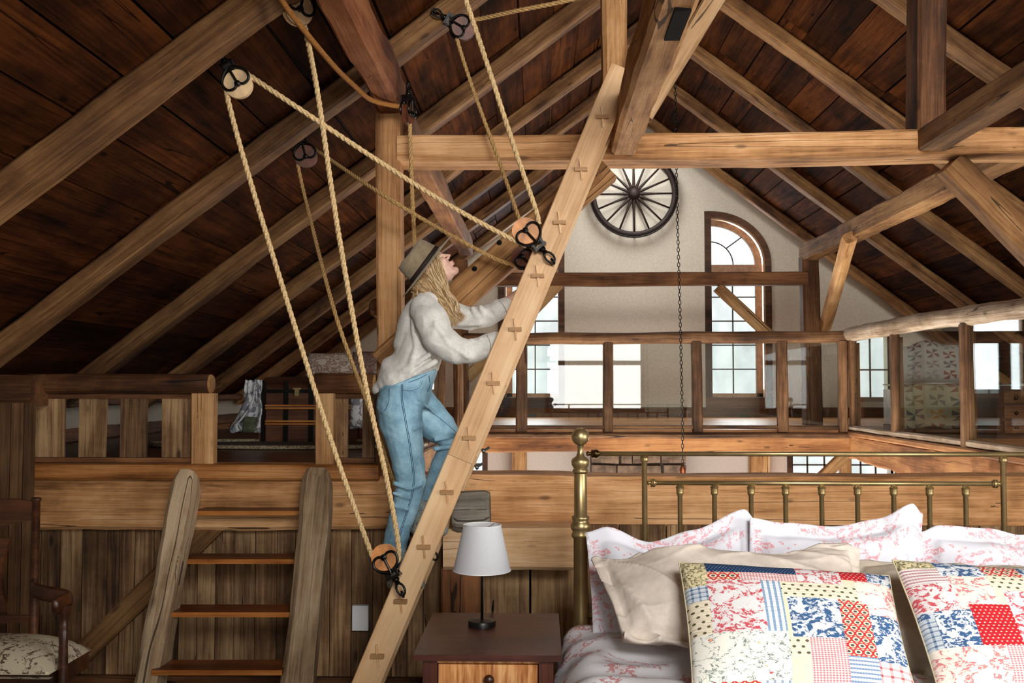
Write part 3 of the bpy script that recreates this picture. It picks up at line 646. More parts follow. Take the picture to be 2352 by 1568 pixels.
# ================================================================== wagon wheel
wc = P(1456, 445, YW-.1); wr_ = 94/pm(YW-.1)
wh = thing('wagon_wheel', 'dark iron-rimmed wagon wheel with wooden spokes on the gable wall', 'wheel', wc)
WHD = plain('wheel_wood', (48, 32, 24), .6, noise_amt=.15)
MW = Matrix.Translation(wc) @ Matrix.Rotation(R(90), 4, 'X')
MB().tube([V(math.cos(a)*wr_, math.sin(a)*wr_, 0) for a in [2*math.pi*i/48 for i in range(48)]], .038, 8, True).build('rim', WHD, wh, True, MW)
rt_ = MB(); 
rt_.lathe([(wr_+.03, -.03), (wr_+.045, -.03), (wr_+.045, .03), (wr_+.03, .03), (wr_+.03, -.03)], None, 48, False); rt_.build('tyre', IRON, wh, True, MW)
MB().lathe([(.02, -.09), (.05, -.085), (.06, -.05), (.075, -.02), (.075, .03), (.05, .06), (.03, .07)], None, 18).build('hub', WHD, wh, True, MW)
sp = None
for k in range(16):
    a = 2*math.pi*(k+.02)/16; Ms = MW @ Matrix.Rotation(a, 4, 'Z')
    if sp is None: sp = MB().tube([V(.05, 0, 0), V(.12, 0, 0), V(wr_*.5, 0, 0), V(wr_-.02, 0, 0)], [.018, .02, .014, .012], 8).build('spoke', WHD, wh, True, Ms)
    else: share(sp, Ms, wh)
# ================================================================== hanging chain
def link_mesh(name, mat, parent, M, L=.036, W=.02, r=.0032):
    pts = []
    for i in range(10):
        a = 2*math.pi*i/10; x = math.cos(a)*W/2; z = math.sin(a)*W/2; z += (L-W)/2*(1 if math.sin(a) > 0 else -1); pts.append(V(x, 0, z))
    return MB().tube(pts, r, 5, True).build(name, mat, parent, True, M)
YC = 8.2
top = P(1549, -38, YC); bot = P(1568, 1062, YC)
chn = thing('hanging_chain', 'long thin black chain hanging down the middle of the hall', 'chain', bot)
N = 112; lk = None
pts = catmull([top, P(1552, 300, YC), P(1556, 500, YC), P(1563, 760, YC), P(1567, 950, YC), bot], .01)
tot = 0; acc = [0]
for a, b in zip(pts, pts[1:]): tot += (b-a).length; acc.append(tot)
step = .031; s = 0; i = 0; n_ = 0
while s < tot:
    while i < len(acc)-2 and acc[i+1] < s: i += 1
    p = pts[i].lerp(pts[i+1], (s-acc[i])/max(1e-6, acc[i+1]-acc[i])); t = (pts[i+1]-pts[i]).normalized()
    q = V(0, 0, 1).rotation_difference(t).to_matrix().to_4x4()
    M_ = Matrix.Translation(p) @ q @ Matrix.Rotation(R(90 if n_ % 2 else 20), 4, 'Z')
    if lk is None: lk = link_mesh('link', IRON, chn, M_)
    else: share(lk, M_, chn)
    n_ += 1; s += step
o = MB().lathe([(.0, 0), (.018, .004), (.026, .02), (.022, .06), (.03, .1), (.014, .13), (.004, .16)], None, 14).build('bell_weight', plain('copper', (150, 90, 60), .4, .9, .1), chn, True, Matrix.Translation(bot-V(0, 0, .16)))
# ================================================================== long ladder
YLd = 4.58
def lad(t, off=0): # t: 0 bottom .. 1 top, centre of near stringer in pixels
    u = 869+(1383-869)*t; v = 1503+(272-1503)*t
    Y = 4.55+.16*t
    return P(u, v, Y+off)
dirl = (lad(1)-lad(0)).normalized()
A = lad(0); B = lad(1); s0 = A.z/dirl.z
bot_ = A - dirl*s0; top_ = P(1428, 158, 4.73); top_ = A + dirl*((top_-A).dot(dirl))
ld = thing('loft_ladder', 'long pale oak ladder with wedged tenons leaning toward the middle beam', 'ladder', bot_)
def stringerL(off, mat):
    o = V(0, off, 0); mid = P(1066, 1058, 4.6)
    mid = A + dirl*((mid-A).dot(dirl))
    hewn('stringer', bot_+o, mid+o-dirl*.0008, .124, .036, mat, ld, UPY, .0008, ch=.004, seg=.5)
    hewn('stringer_extension', mid+o+dirl*.0008, top_+o, .124, .036, mat, ld, UPY, .0008, ch=.004, seg=.5)
    if off == 0:
        for du in (8, 30):
            c = mid+dirl*(-.02 if du == 8 else .06)+V(.085, -.0, .0-.0); MB().lathe([(.012, 0), (.012, .012), (.006, .014), (.006, .04)], None, 12).build('bolt', plain('steel', (110, 118, 120), .35, .9), ld, True, Matrix.Translation(c+V(-.005, -.02, -.02)) @ Matrix.Rotation(R(60), 4, 'Y'))
stringerL(0, W_OAK); stringerL(.46, W_OAK)
TY = [(1383, 272), (1334, 392), (1285, 513), (1235, 635), (1184, 757), (1134, 880), (1079, 1005), (1028, 1129), (975, 1254), (922, 1378), (869, 1503)]
pm0 = None
for i, (u, v) in enumerate(TY+[(816, 1630)]):
    t = (1503-v)/(1503-272); c = lad(t); c = P(u, v, c.y)
    board('tread', V(c.x, c.y+.0, c.z), V(c.x, c.y+.46, c.z), .09, .022, W_OAK, ld)
    # tenon and wedge showing on the near face
    MB().box((c.x-.03, c.y-.036, c.z-.008), (c.x+.03, c.y+.0, c.z+.010)).build('tenon', W_OAKD, ld)
    wd_ = [(-.009, .05), (-.002, .052), (.009, -.05), (.001, -.052)]
    MB().add([(c.x+a, c.y-.030, c.z+b) for a, b in wd_]+[(c.x+a, c.y-.012, c.z+b) for a, b in wd_], [(0, 3, 2, 1), (4, 5, 6, 7), (0, 1, 5, 4), (1, 2, 6, 5), (2, 3, 7, 6), (3, 0, 4, 7)]).build('wedge', W_OAK, ld)
# ================================================================== pulleys and ropes
def pulley(label, c, hookdir, Rr, wmat, axis=(0, -1, 0), hook=True, anchor=None):
    """sheave in the plane across axis; hookdir: in-plane direction to the fixing"""
    z = Vector(axis).normalized(); y = Vector(hookdir); y = (y - z*y.dot(z)).normalized(); x = y.cross(z)
    M = Matrix(((x.x, y.x, z.x, c.x), (x.y, y.y, z.y, c.y), (x.z, y.z, z.z, c.z), (0, 0, 0, 1)))
    t = thing('pulley_block', label, 'pulley', c)
    w = .016
    MB().lathe([(.004, -w), (Rr, -w), (Rr, -w+.005), (Rr-.012, -.006), (Rr-.012, .006), (Rr, w-.005), (Rr, w), (.004, w)], None, 36).build('sheave', wmat, t, True, M, sharp=35)
    for s in (-1, 1):
        mb = MB(); zz = s*(w+.007)
        for q in (-1, 1):
            pts = catmull([V(q*a*Rr, b*Rr, zz) for a, b in ((0.05, -.02), (.4, -.2), (.82, -.08), (.98, .32), (.78, .8), (.38, 1.12), (.06, 1.28))], .008)
            mb.tube(pts, .0062, 8, False)
        mb.tube([V(0, 0, zz), V(0, 1.3*Rr, zz)], .006, 8)
        mb.lathe([(.014, -.006), (.014, .004), (.009, .007)], Matrix.Translation(V(0, 0, zz)) if s > 0 else Matrix.Translation(V(0, 0, zz)) @ Matrix.Rotation(math.pi, 4, 'X'), 14)
        mb.lathe([(.006, .0), (.006, .012), (.003, .014)], Matrix.Translation(V(0, 0, zz)) if s > 0 else Matrix.Translation(V(0, 0, zz)) @ Matrix.Rotation(math.pi, 4, 'X'), 8)
        mb.box((-.028, 1.18*Rr, zz-.004), (-.018, 1.62*Rr, zz+.004)); mb.box((.018, 1.18*Rr, zz-.004), (.028, 1.62*Rr, zz+.004))
        mb.build('cheek_frame', IRON, t, True, M, sharp=40)
    mb = MB(); mb.box((-.032, 1.55*Rr, -w-.012), (.032, 1.75*Rr, w+.012)); mb.box((-.032, 1.2*Rr, -w-.01), (.032, 1.3*Rr, w+.01))
    mb.lathe([(.013, 0), (.017, .006), (.017, .014), (.011, .02), (.014, .028), (.006, .034)], Matrix.Translation(V(0, 1.72*Rr, 0)) @ Matrix.Rotation(R(-90), 4, 'X'), 12)
    mb.build('yoke', IRON, t, True, M, sharp=40)
    mb = MB(); h = .5*Rr
    cc = V(0, 1.72*Rr+.034+h*.8, 0)
    pts = [cc+V(math.sin(a)*h*.6, -math.cos(a)*h*.95, 0) for a in [2*math.pi*i/16 for i in range(16)]]
    mb.tube(pts, .0055, 7, True, Matrix.Identity(4))
    mb.build('shackle', IRON, t, True, M)
    if hook:
        e = cc+V(0, h*.7, 0); mb = MB(); mb.tube(catmull([e+V(0, -.012, .0), e+V(0, .006, .006), e+V(.004, .014, -.004), e+V(.012, .008, -.03)], .006), .006, 8); mb.build('hook', IRON, t, True, M)
    if anchor is not None:
        a = M @ (cc+V(0, h*.7, 0)); mb = MB(); mb.tube([a, anchor], .007, 8); mb.build('hanger', IRON, t, True)
    return M
def rope(label, pts, r, mat, sag=0, step=.009, lay=.092, closed=False):
    path = catmull(pts, step); N = len(path)
    mb = MB(); ns = 6
    ref = V(0, 1, 0); frames = []; s = 0; L = [0]
    for i in range(N):
        a = path[max(0, i-1)]; b = path[min(N-1, i+1)]; t = (b-a).normalized(); x = (ref-t*ref.dot(t)).normalized(); ref = x; frames.append((x, t.cross(x)))
        if i: s += (path[i]-path[i-1]).length; L.append(s)
    for k in range(3):
        pts_ = []
        for i in range(N):
            a = 2*math.pi*(L[i]/lay + k/3); x, y = frames[i]; pts_.append(path[i]+x*math.cos(a)*r*.5+y*math.sin(a)*r*.5)
        mb.tube(pts_, r*.58, ns)
    return tag(mb.build('rope', mat, None, True), label, 'rope')
SH1 = plain('sheave_birch', (220, 186, 140), .5, noise_amt=.1, nscale=14); SH2 = plain('sheave_orange', (206, 140, 84), .45, noise_amt=.16, nscale=14); SH3 = plain('sheave_walnut', (104, 58, 38), .45, noise_amt=.16, nscale=14)
def pxdir(du, dv): return V(du, 0, -dv)
aA = PR(516, 142); cA = P(548, 194, aA.y-.05)
kA = pm(cA.y)
pulley('white-sheaved pulley hanging from the left roof near the top', cA, pxdir(-18, -30), 33/kA, SH1, axis=(.12, -1, -.1), anchor=aA)
aB = PR(690, 312); cB = P(703, 360, aB.y-.06); kB = pm(cB.y)
pulley('dark pulley lower on the left roof behind two ropes', cB, pxdir(-8, -30), 26/kB, SH3, axis=(.12, -1, -.1), anchor=aB)
aC = PR(706, -60); cC = P(683, 22, aC.y-.05); kC = pm(cC.y)
pulley('pulley at the top edge beside the brown rope', cC, pxdir(8, -30), 38/kC, SH1, axis=(.75, -.7, -.1), anchor=aC)
aH = P(1022, 42, 5.33); cH = P(1065, 66, 5.25); kH = pm(5.25)
pulley('small dark pulley under the rafter, left of the middle roof boards', cH, pxdir(-30, -17), 27/kH, SH3, axis=(.1, -1, -.1), hook=False, anchor=aH)
cG = P(938, 262, YT-.12); pulley('black pulley seen edge on at the top of the tall post', cG, (0, 0, 1), .055, SH3, axis=(1, -.25, 0), hook=False, anchor=P(934, 236, YT-.02))
cE = P(1207, 531, 4.62); pulley('orange-faced pulley hooked to the near ladder stringer beside the window', cE, pxdir(40, 44), 31/pm(4.62), SH2, axis=(0, -1, .05))
cF_ = P(1198, 590, 5.06); pulley('dark pulley hooked to the far ladder stringer below the orange one', cF_, pxdir(30, 26), 24/pm(5.06), SH3, axis=(0, -1, .05), hook=False)
cD = P(884, 1279, 4.5); pulley('orange-faced pulley hooked to the lower ladder stringer by the feet', cD, pxdir(24, 44), 30/pm(4.5), SH2, axis=(-.1, -1, .1))
cK = P(955, 1222, 5.02); pulley('dark pulley on the far stringer behind the legs', cK, pxdir(24, 30), 24/pm(5.02), SH3, axis=(0, -1, .05), hook=False)
rr = .0118
rope('pale rope falling from the white pulley to the low orange pulley', [P(545, 160, cA.y), P(522, 190, cA.y), P(522, 222, cA.y), P(560, 365, 4.35), P(640, 630, 4.42), P(760, 1010, 4.5), P(853, 1272, 4.5), P(868, 1305, 4.5)], rr, ROPE)
rope('pale rope running from the white pulley across to the orange pulley', [P(556, 160, cA.y), P(580, 178, cA.y), P(700, 258, 4.3), P(870, 370, 4.45), P(1030, 470, 4.55), P(1188, 556, 4.62), P(1206, 563, 4.62)], rr, ROPE)
rope('pale rope dropping from the top pulley past the post to the low orange pulley', [P(700, 60, cC.y), P(706, 90, cC.y), P(732, 230, 4.3), P(775, 520, 4.36), P(835, 860, 4.44), P(890, 1110, 4.48), P(916, 1262, 4.5), P(905, 1300, 4.5)], rr*1.02, ROPE)
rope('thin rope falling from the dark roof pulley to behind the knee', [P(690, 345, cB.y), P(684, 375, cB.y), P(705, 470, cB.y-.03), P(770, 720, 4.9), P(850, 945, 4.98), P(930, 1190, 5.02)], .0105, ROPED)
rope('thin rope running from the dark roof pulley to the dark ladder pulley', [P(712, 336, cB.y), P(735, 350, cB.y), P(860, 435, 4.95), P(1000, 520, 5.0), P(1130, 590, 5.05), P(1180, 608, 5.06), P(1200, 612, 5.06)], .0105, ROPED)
rope('pale rope from the top edge down to the orange ladder pulley', [P(1040, -90, 4.3), P(1070, 0, 4.35), P(1120, 150, 4.42), P(1185, 350, 4.52), P(1230, 480, 4.6), P(1238, 515, 4.62)], rr, ROPE)
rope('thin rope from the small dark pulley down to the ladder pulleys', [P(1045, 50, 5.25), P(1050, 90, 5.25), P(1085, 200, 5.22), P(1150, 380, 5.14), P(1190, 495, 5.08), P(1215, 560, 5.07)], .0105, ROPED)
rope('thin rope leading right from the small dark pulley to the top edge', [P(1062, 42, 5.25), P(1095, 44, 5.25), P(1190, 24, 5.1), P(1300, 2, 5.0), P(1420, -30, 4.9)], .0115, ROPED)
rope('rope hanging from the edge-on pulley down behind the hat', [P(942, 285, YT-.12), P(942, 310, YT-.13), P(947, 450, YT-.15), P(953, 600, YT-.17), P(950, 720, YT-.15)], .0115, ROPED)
def softrope(label, pts, r, mat):
    path = catmull(pts, .02); mb = MB(); mb.tube(path, [r*(1+.06*noise.noise(p*60)) for p in path], 10); return tag(mb.build('rope', mat, None, True), label, 'rope')
softrope('thick brown rope sagging from the top edge to the edge-on pulley', [P(628, -40, 3.7), P(652, 8, 3.8), P(705, 78, 4.0), P(770, 155, 4.4), P(815, 198, 4.75), P(850, 228, 4.95), P(895, 241, 5.1), P(934, 246, YT-.12)], .0125, ROPEB)
# ================================================================== small white wall plate
p = P(828, 1418, YT+.0); o = MB().box((p.x-.042, p.y-.012, p.z-.065), (p.x+.042, p.y+.02, p.z+.065)).build('wall_plate', WHITEM); tag(o, 'blank white wall plate on the grey plank wall', 'wall plate')
# ================================================================== nightstand and lamp
ZN = .703
def nq(u, v): d = ray(u, v); t = (ZN-1.65)/d.z; return CAM+d*t
fl_, fr_ = nq(950, 1501), nq(1290, 1507); bl_, br_ = nq(994, 1407), nq(1284, 1408)
ns = thing('nightstand', 'dark mahogany nightstand with a striped maple drawer', 'nightstand', V((fl_.x+fr_.x)/2, (fl_.y+bl_.y)/2, 0))
TT = .022
x0, x1 = (fl_.x+bl_.x)/2, (fr_.x+br_.x)/2; y0, y1 = (fl_.y+fr_.y)/2, (bl_.y+br_.y)/2
board('top', V(x0, (y0+y1)/2, ZN-TT/2), V(x1, (y0+y1)/2, ZN-TT/2), y1-y0, TT, W_MAHOG, ns)
ix0, ix1, iy0, iy1 = x0+.03, x1-.03, y0+.035, y1-.03; lw = .052
for xx in (ix0, ix1-lw):
    for yy in (iy0, iy1-lw):
        board('leg', V(xx+lw/2, yy+lw/2, 0), V(xx+lw/2, yy+lw/2, ZN-TT), lw, lw, W_MAHOG, ns, UPY)
for xx in (ix0+.008, ix1-.028): board('side_panel', V(xx+.01, (iy0+iy1)/2, .38), V(xx+.01, (iy0+iy1)/2, ZN-TT), iy1-iy0-lw*2, .02, W_MAHOG, ns, UPY) if False else MB().box((xx, iy0+lw, .38), (xx+.02, iy1-lw, ZN-TT)).build('side_panel', W_MAHOG, ns)
MB().box((ix0+lw, iy1-.03, .38), (ix1-lw, iy1-.01, ZN-TT)).build('back_panel', W_MAHOG, ns)
MB().box((ix0+lw, iy0+.004, ZN-TT-.017), (ix1-lw, iy0+.03, ZN-TT)).build('rail', W_TIGER, ns)
dr = board('drawer', V(ix0+lw+.004, iy0+.012, ZN-TT-.1), V(ix1-lw-.004, iy0+.012, ZN-TT-.1), .02, .158, W_TIGER, ns)
MB().box((ix0+lw, iy0+.01, .38), (ix1-lw, iy0+.03, .5)).build('front_rail', W_MAHOG, ns)
kp = V((ix0+ix1)/2+.005, iy0, ZN-TT-.068)
MB().lathe([(.008, 0), (.007, .012), (.017, .018), (.019, .026), (.014, .034), (.004, .037)], None, 18).build('knob', W_FURN, dr, True, Matrix.Translation(kp) @ Matrix.Rotation(R(90), 4, 'X'))
lc = nq(1107, 1436); kl = pm(lc.y)
lp = thing('table_lamp', 'black stick table lamp with a white fabric shade', 'lamp', lc)
TL = Matrix.Translation(lc)
MB().lathe([(31.5/kl, 0), (31.5/kl, .016), (30/kl, .021), (4/kl, .026)], None, 40).build('base', BLACKM, lp, True, TL, sharp=40)
zb_, zt2 = 1.65-(1305-885)/kl, 1.65-(1203-885)/kl
MB().lathe([(.0058, .02), (.0058, zt2-lc.z-.03)], None, 12).build('pole', BLACKM, lp, True, TL)
SHADE = NT('lampshade_linen'); 
_co = SHADE.n('TexCoord'); _mp = SHADE.n('Mapping', Scale=(200, 200, 900)); SHADE.l(_co.outputs['Object'], _mp.inputs[0]); _n = SHADE.n('TexNoise', Scale=1.0, Detail=3.0); SHADE.l(_mp.outputs[0], _n.inputs['Vector'])
SHADE.l(SHADE.ramp(_n.outputs['Fac'], [(.3, srgb((214, 218, 224))), (.7, srgb((236, 238, 242)))]), SHADE.b.inputs['Base Color']); SHADE.b.inputs['Roughness'].default_value = .9; SHADE.bump(_n.outputs['Fac'], .15, .002)
_tr = SHADE.n('BsdfTranslucent', Color=(.9, .9, .92, 1)); _mx = SHADE.n('MixShader'); _mx.inputs[0].default_value = .35; SHADE.l(SHADE.b.outputs[0], _mx.inputs[1]); SHADE.l(_tr.outputs[0], _mx.inputs[2]); SHADE.l(_mx.outputs[0], SHADE.out.inputs[0])
r0, r1 = 65.5/kl, 43/kl
so = MB().lathe([(r0, zb_-lc.z), (r1, zt2-lc.z)], None, 56, False).build('shade', SHADE.m, lp, True, TL)
for r_, z_ in ((r0, zb_-lc.z), (r1, zt2-lc.z)):
    MB().tube([V(math.cos(a)*r_, math.sin(a)*r_, z_) for a in [2*math.pi*i/48 for i in range(48)]], .0022, 6, True).build('shade_rim', WHITEM, so, True, TL)
mb = MB()
for k in range(3): a = 2*math.pi*k/3+.9; mb.tube([V(0, 0, zt2-lc.z-.02), V(math.cos(a)*r1, math.sin(a)*r1, zt2-lc.z-.002)], .0015, 5)
mb.build('spider', plain('wire', (190, 190, 190), .4, .6), so, True, TL)
mb = MB(); mb.tube(catmull([lc+V(.02, .02, .01), lc+V(.03, .16, .008), lc+V(.035, .2, .012), lc+V(.035, .22, .05), lc+V(.03, y1-lc.y+.01, .02), lc+V(.03, y1-lc.y+.04, -.2)], .02), .003, 6); mb.build('cord', BLACKM, lp, True)
# ================================================================== brass bed
YH = 4.15; kh = pm(YH)
def hx(u): return P(u, 1040, YH).x
def hz(v): return P(1700, v, YH).z
bed = thing('brass_bed', 'antique brass bed headboard with ball posts and thin spindles', 'bed', V((hx(1333)+hx(2449))/2, 3.1, 0))
def vprof(pts, x, name, mat=BRASS, parent=bed, n=28):
    return MB().lathe([(r/kh, hz(v)) for r, v in pts], None, n).build(name, mat, parent, True, Matrix.Translation(V(x, YH, 0)), sharp=60)
for u in (1333, 2449):
    x = hx(u)
    po = vprof([(16, 1568), (16, 1400), (16, 1238), (20, 1234), (21, 1228), (18, 1222), (22, 1215), (23, 1206), (19, 1200), (17.5, 1196), (20, 1192), (20, 1187), (15, 1184), (14.5, 1090), (14.5, 1087)], x, 'post')
    MB().lathe([(16/kh, 0), (16/kh, hz(1568))], None, 20).build('foot', BRASSD, po, True, Matrix.Translation(V(x, YH, 0)))
    vprof([(14.5, 1088), (18, 1084), (18, 1080), (15, 1076), (20, 1068), (21, 1060), (19, 1054), (10, 1048), (7, 1040), (6.5, 1030), (8, 1026), (9, 1023)], x, 'collar')
    bz = hz(1003); MB().lathe([(max(.0005, 20.5/kh*math.sin(a)), -20.5/kh*math.cos(a)) for a in [math.pi*i/16 for i in range(17)]], None, 28).build('ball_finial', BRASS, bed, True, Matrix.Translation(V(x, YH, bz)))
def hbar(u0, u1, v, r, name, dv=0):
    a, b = V(hx(u0), YH, hz(v)), V(hx(u1), YH, hz(v+dv)); return MB().tube([a, b], r/kh, 16).build(name, BRASS, bed, True)
def hcol(u0, u1, v, sgn, mat=BRASSD):
    # turned connector along x
    prof = [(3.5, 0), (6, .12), (4, .25), (4, .35), (9, .42), (10, .52), (8, .58), (9.5, .65), (9.5, .85), (6.5, .95), (6.5, 1)]
    a = hx(u0); L = hx(u1)-a
    return MB().lathe([(r/kh, t*abs(L)) for r, t in prof], None, 18).build('connector', mat, bed, True, Matrix.Translation(V(a, YH, hz(v))) @ Matrix.Rotation(R(90 if L > 0 else -90), 4, 'Y'), sharp=50)
hbar(1374, 2408, 1042, 5.6, 'top_rail'); hcol(1346, 1376, 1042, 1); hcol(2436, 2406, 1042, -1)
for u in (1480, 2303): vprof([(6.2, 1420), (6.2, 1062), (8, 1060), (10.5, 1056), (9, 1053), (10.5, 1050), (6, 1046)], hx(u), 'upright')
hbar(1500, 2284, 1109, 5.2, 'middle_rail'); hcol(1486, 1506, 1109, 1, BRASS); hcol(2297, 2277, 1109, -1, BRASS)
spn = None
for u in (1561, 1640, 1724, 1803, 1886, 1968, 2051, 2133, 2216):
    if spn is None: spn = vprof([(5.4, 1420), (5.4, 1138), (7.5, 1135), (8.5, 1131), (7.5, 1128), (9, 1125), (8, 1122), (10, 1119), (5, 1113)], hx(u), 'spindle', n=16)
    else: share(spn, Matrix.Translation(V(hx(u), YH, 0)), bed)
hbar(1340, 2440, 1417, 6, 'lower_rail'); 
for u, s in ((1350, 1), (2432, -1)): hcol(u, u+s*28, 1417, s)
def box_obj(name, lo, hi, mat, parent=None): return MB().box(lo, hi).build(name, mat, parent)
X0b, X1b = hx(1345), hx(2438)
for x in (X0b-.03, X1b+.0): box_obj('side_rail', (x, 2.05, .28), (x+.03, YH, .38), BRASSD, bed)
for x in (X0b-.02, X1b+.02): MB().lathe([(.03, 0), (.03, .45)], None, 16).build('foot_post', BRASS, bed, True, Matrix.Translation(V(x, 2.05, 0)))
mt = box_obj('mattress', (X0b+.02, 2.1, .3), (X1b-.02, YH-.06, .56), plain('ticking', (214, 208, 198), .9)); tag(mt, 'thick mattress hidden under the toile bedding', 'mattress')
# ---- fabric materials
def toile(name, base, ink, scale=14, thr=.03, dens=.5, bump=.25, wrinkle=0, coord='UV', extra=None, blob_t=.67):
    if name in MC: return MC[name]
    w = NT(name); co = w.n('TexCoord'); src = co.outputs[coord]
    n1 = w.n('TexNoise', Scale=float(scale), Detail=7.0, Roughness=.68, Distortion=.5); w.l(src, n1.inputs['Vector'])
    n2 = w.n('TexNoise', Scale=scale*.36, Detail=2.0); w.l(src, n2.inputs['Vector'])
    n3 = w.n('TexNoise', Scale=scale*4.0, Detail=3.0); w.l(src, n3.inputs['Vector'])
    line = w.math('LESS_THAN', w.math('ABSOLUTE', w.math('SUBTRACT', n1.outputs['Fac'], .5)), thr)
    blob = w.math('GREATER_THAN', n1.outputs['Fac'], blob_t)
    area_ = w.math('GREATER_THAN', n2.outputs['Fac'], 1-dens)
    m = w.math('MULTIPLY', w.math('MINIMUM', w.math('ADD', line, blob), 1.0), area_)
    m = w.math('MULTIPLY', m, w.math('MINIMUM', w.math('ADD', w.math('MULTIPLY', w.math('GREATER_THAN', n3.outputs['Fac'], .47), .75), .2), 1.0))
    col = w.mix(m, srgb(base), srgb(ink))
    if extra:
        for k_, (c_, th_) in enumerate(extra):
            vo = w.n('TexVoronoi', Scale=scale*(.8+.25*k_)); mpv = w.n('Mapping', Location=(3.1*k_, 1.7*k_, 0)); w.l(src, mpv.inputs[0]); w.l(mpv.outputs[0], vo.inputs['Vector'])
            dd_ = w.math('ADD', vo.outputs['Distance'], w.math('MULTIPLY', n1.outputs['Fac'], .35)); col = w.mix(w.math('LESS_THAN', dd_, th_+.17), col, srgb(c_)); col = w.mix(w.math('LESS_THAN', vo.outputs['Distance'], .06), col, srgb((236, 210, 150)))
    w.l(col, w.b.inputs['Base Color']); w.b.inputs['Roughness'].default_value = .9; w.b.inputs['Specular IOR Level'].default_value = .15
    qn = w.n('TexNoise', Scale=60.0, Detail=4.0); w.l(src, qn.inputs['Vector']); w.bump(qn.outputs['Fac'], bump, .004)
    MC[name] = w.m; return w.m
def pattern(name, kind, base, ink, ink2=None, n=30):
    """small printed cotton patterns on UV"""
    if name in MC: return MC[name]
    w = NT(name); co = w.n('TexCoord'); sx = w.n('SeparateXYZ'); w.l(co.outputs['UV'], sx.inputs[0]); X, Y = sx.outputs[0], sx.outputs[1]
    fr = lambda q, k: w.math('FRACT', w.math('MULTIPLY', q, float(k)))
    if kind == 'gingham':
        a, b = w.math('GREATER_THAN', fr(X, n), .5), w.math('GREATER_THAN', fr(Y, n), .5); m = w.math('MULTIPLY', w.math('ADD', a, b), .42)
    elif kind == 'stripev' or kind == 'stripeh':
        q = X if kind == 'stripev' else Y; m = w.math('MULTIPLY', w.math('GREATER_THAN', fr(q, n), .55), .75)
        m = w.math('ADD', m, w.math('MULTIPLY', w.math('GREATER_THAN', fr(Y if kind == 'stripev' else X, n*2), .5), .12))
    elif kind == 'plaid':
        a = w.math('MULTIPLY', w.math('GREATER_THAN', fr(X, n*.5), .7), .55); b = w.math('MULTIPLY', w.math('GREATER_THAN', fr(Y, n*.5), .7), .55); m = w.math('MINIMUM', w.math('ADD', a, b), 1.0)
    else:
        row = w.math('FLOOR', w.math('MULTIPLY', Y, float(n))); off = w.math('MULTIPLY', w.math('FRACT', w.math('MULTIPLY', row, .5)), 1.0)
        dx = w.math('SUBTRACT', w.math('FRACT', w.math('ADD', w.math('MULTIPLY', X, float(n)), off)), .5); dy = w.math('SUBTRACT', fr(Y, n), .5)
        d = w.math('SQRT', w.math('ADD', w.math('MULTIPLY', dx, dx), w.math('MULTIPLY', dy, dy)))
        if kind == 'dots': m = w.math('LESS_THAN', d, .21)
        else:
            ringm = w.math('LESS_THAN', w.math('ABSOLUTE', w.math('SUBTRACT', d, .47)), .1)
            m = ringm
            cen = w.math('LESS_THAN', d, .2)
    col = w.mix(m, srgb(base), srgb(ink))
    if kind == 'scallop': col = w.mix(cen, col, srgb(ink2 or (60, 60, 50)))
    w.l(col, w.b.inputs['Base Color']); w.b.inputs['Roughness'].default_value = .9; w.b.inputs['Specular IOR Level'].default_value = .15
    wv = w.n('TexNoise', Scale=1.0, Detail=2.0); mp_ = w.n('Mapping', Scale=(9, 75, 1)); w.l(co.outputs['UV'], mp_.inputs[0]); w.l(mp_.outputs[0], wv.inputs['Vector']); w.bump(wv.outputs['Fac'], .7, .006)
    MC[name] = w.m; return w.m
CREAM = (238, 226, 200); WHT = (228, 227, 226)
F = dict(
 nav=pattern('navy_dots', 'dots', (34, 56, 92), (120, 150, 180), n=60), red=pattern('red_dots', 'dots', (196, 40, 48), (240, 190, 180), n=44),
 dot=pattern('cream_dots', 'dots', CREAM, (96, 92, 70), n=24), scal=pattern('red_scallop', 'scallop', CREAM, (198, 58, 54), (86, 84, 72), n=22),
 gin=pattern('red_gingham', 'gingham', (244, 234, 230), (190, 70, 84), n=70), strv=pattern('blue_stripe', 'stripev', (236, 238, 240), (96, 142, 184), n=36),
 strh=pattern('blue_stripe_h', 'stripeh', (238, 238, 240), (84, 124, 168), n=38), strr=pattern('red_stripe_h', 'stripeh', (240, 232, 228), (180, 120, 130), n=40),
 pl=pattern('blue_plaid', 'plaid', (206, 216, 222), (66, 100, 140), n=60), plr=pattern('red_plaid', 'plaid', (242, 236, 232), (186, 84, 92), n=40),
 tr=toile('toile_red', WHT, (200, 66, 76), 9, .035, .66), trp=toile('toile_red_pale', (242, 232, 216), (210, 116, 120), 8, .026, .6),
 tb=toile('toile_blue', (232, 236, 238), (26, 82, 132), 8, .05, .7, blob_t=.57), fl=toile('floral_multi', (240, 238, 226), (70, 104, 100), 11, .014, .6, extra=[((206, 84, 90), .09), ((62, 90, 140), .06)]),
 flc=toile('floral_cream', (230, 216, 172), (92, 92, 66), 22, .04, .7, extra=[((176, 84, 60), .1)]), plain_=plain('cream_cotton', (242, 226, 196), .9, noise_amt=.02))
FK = list(F)
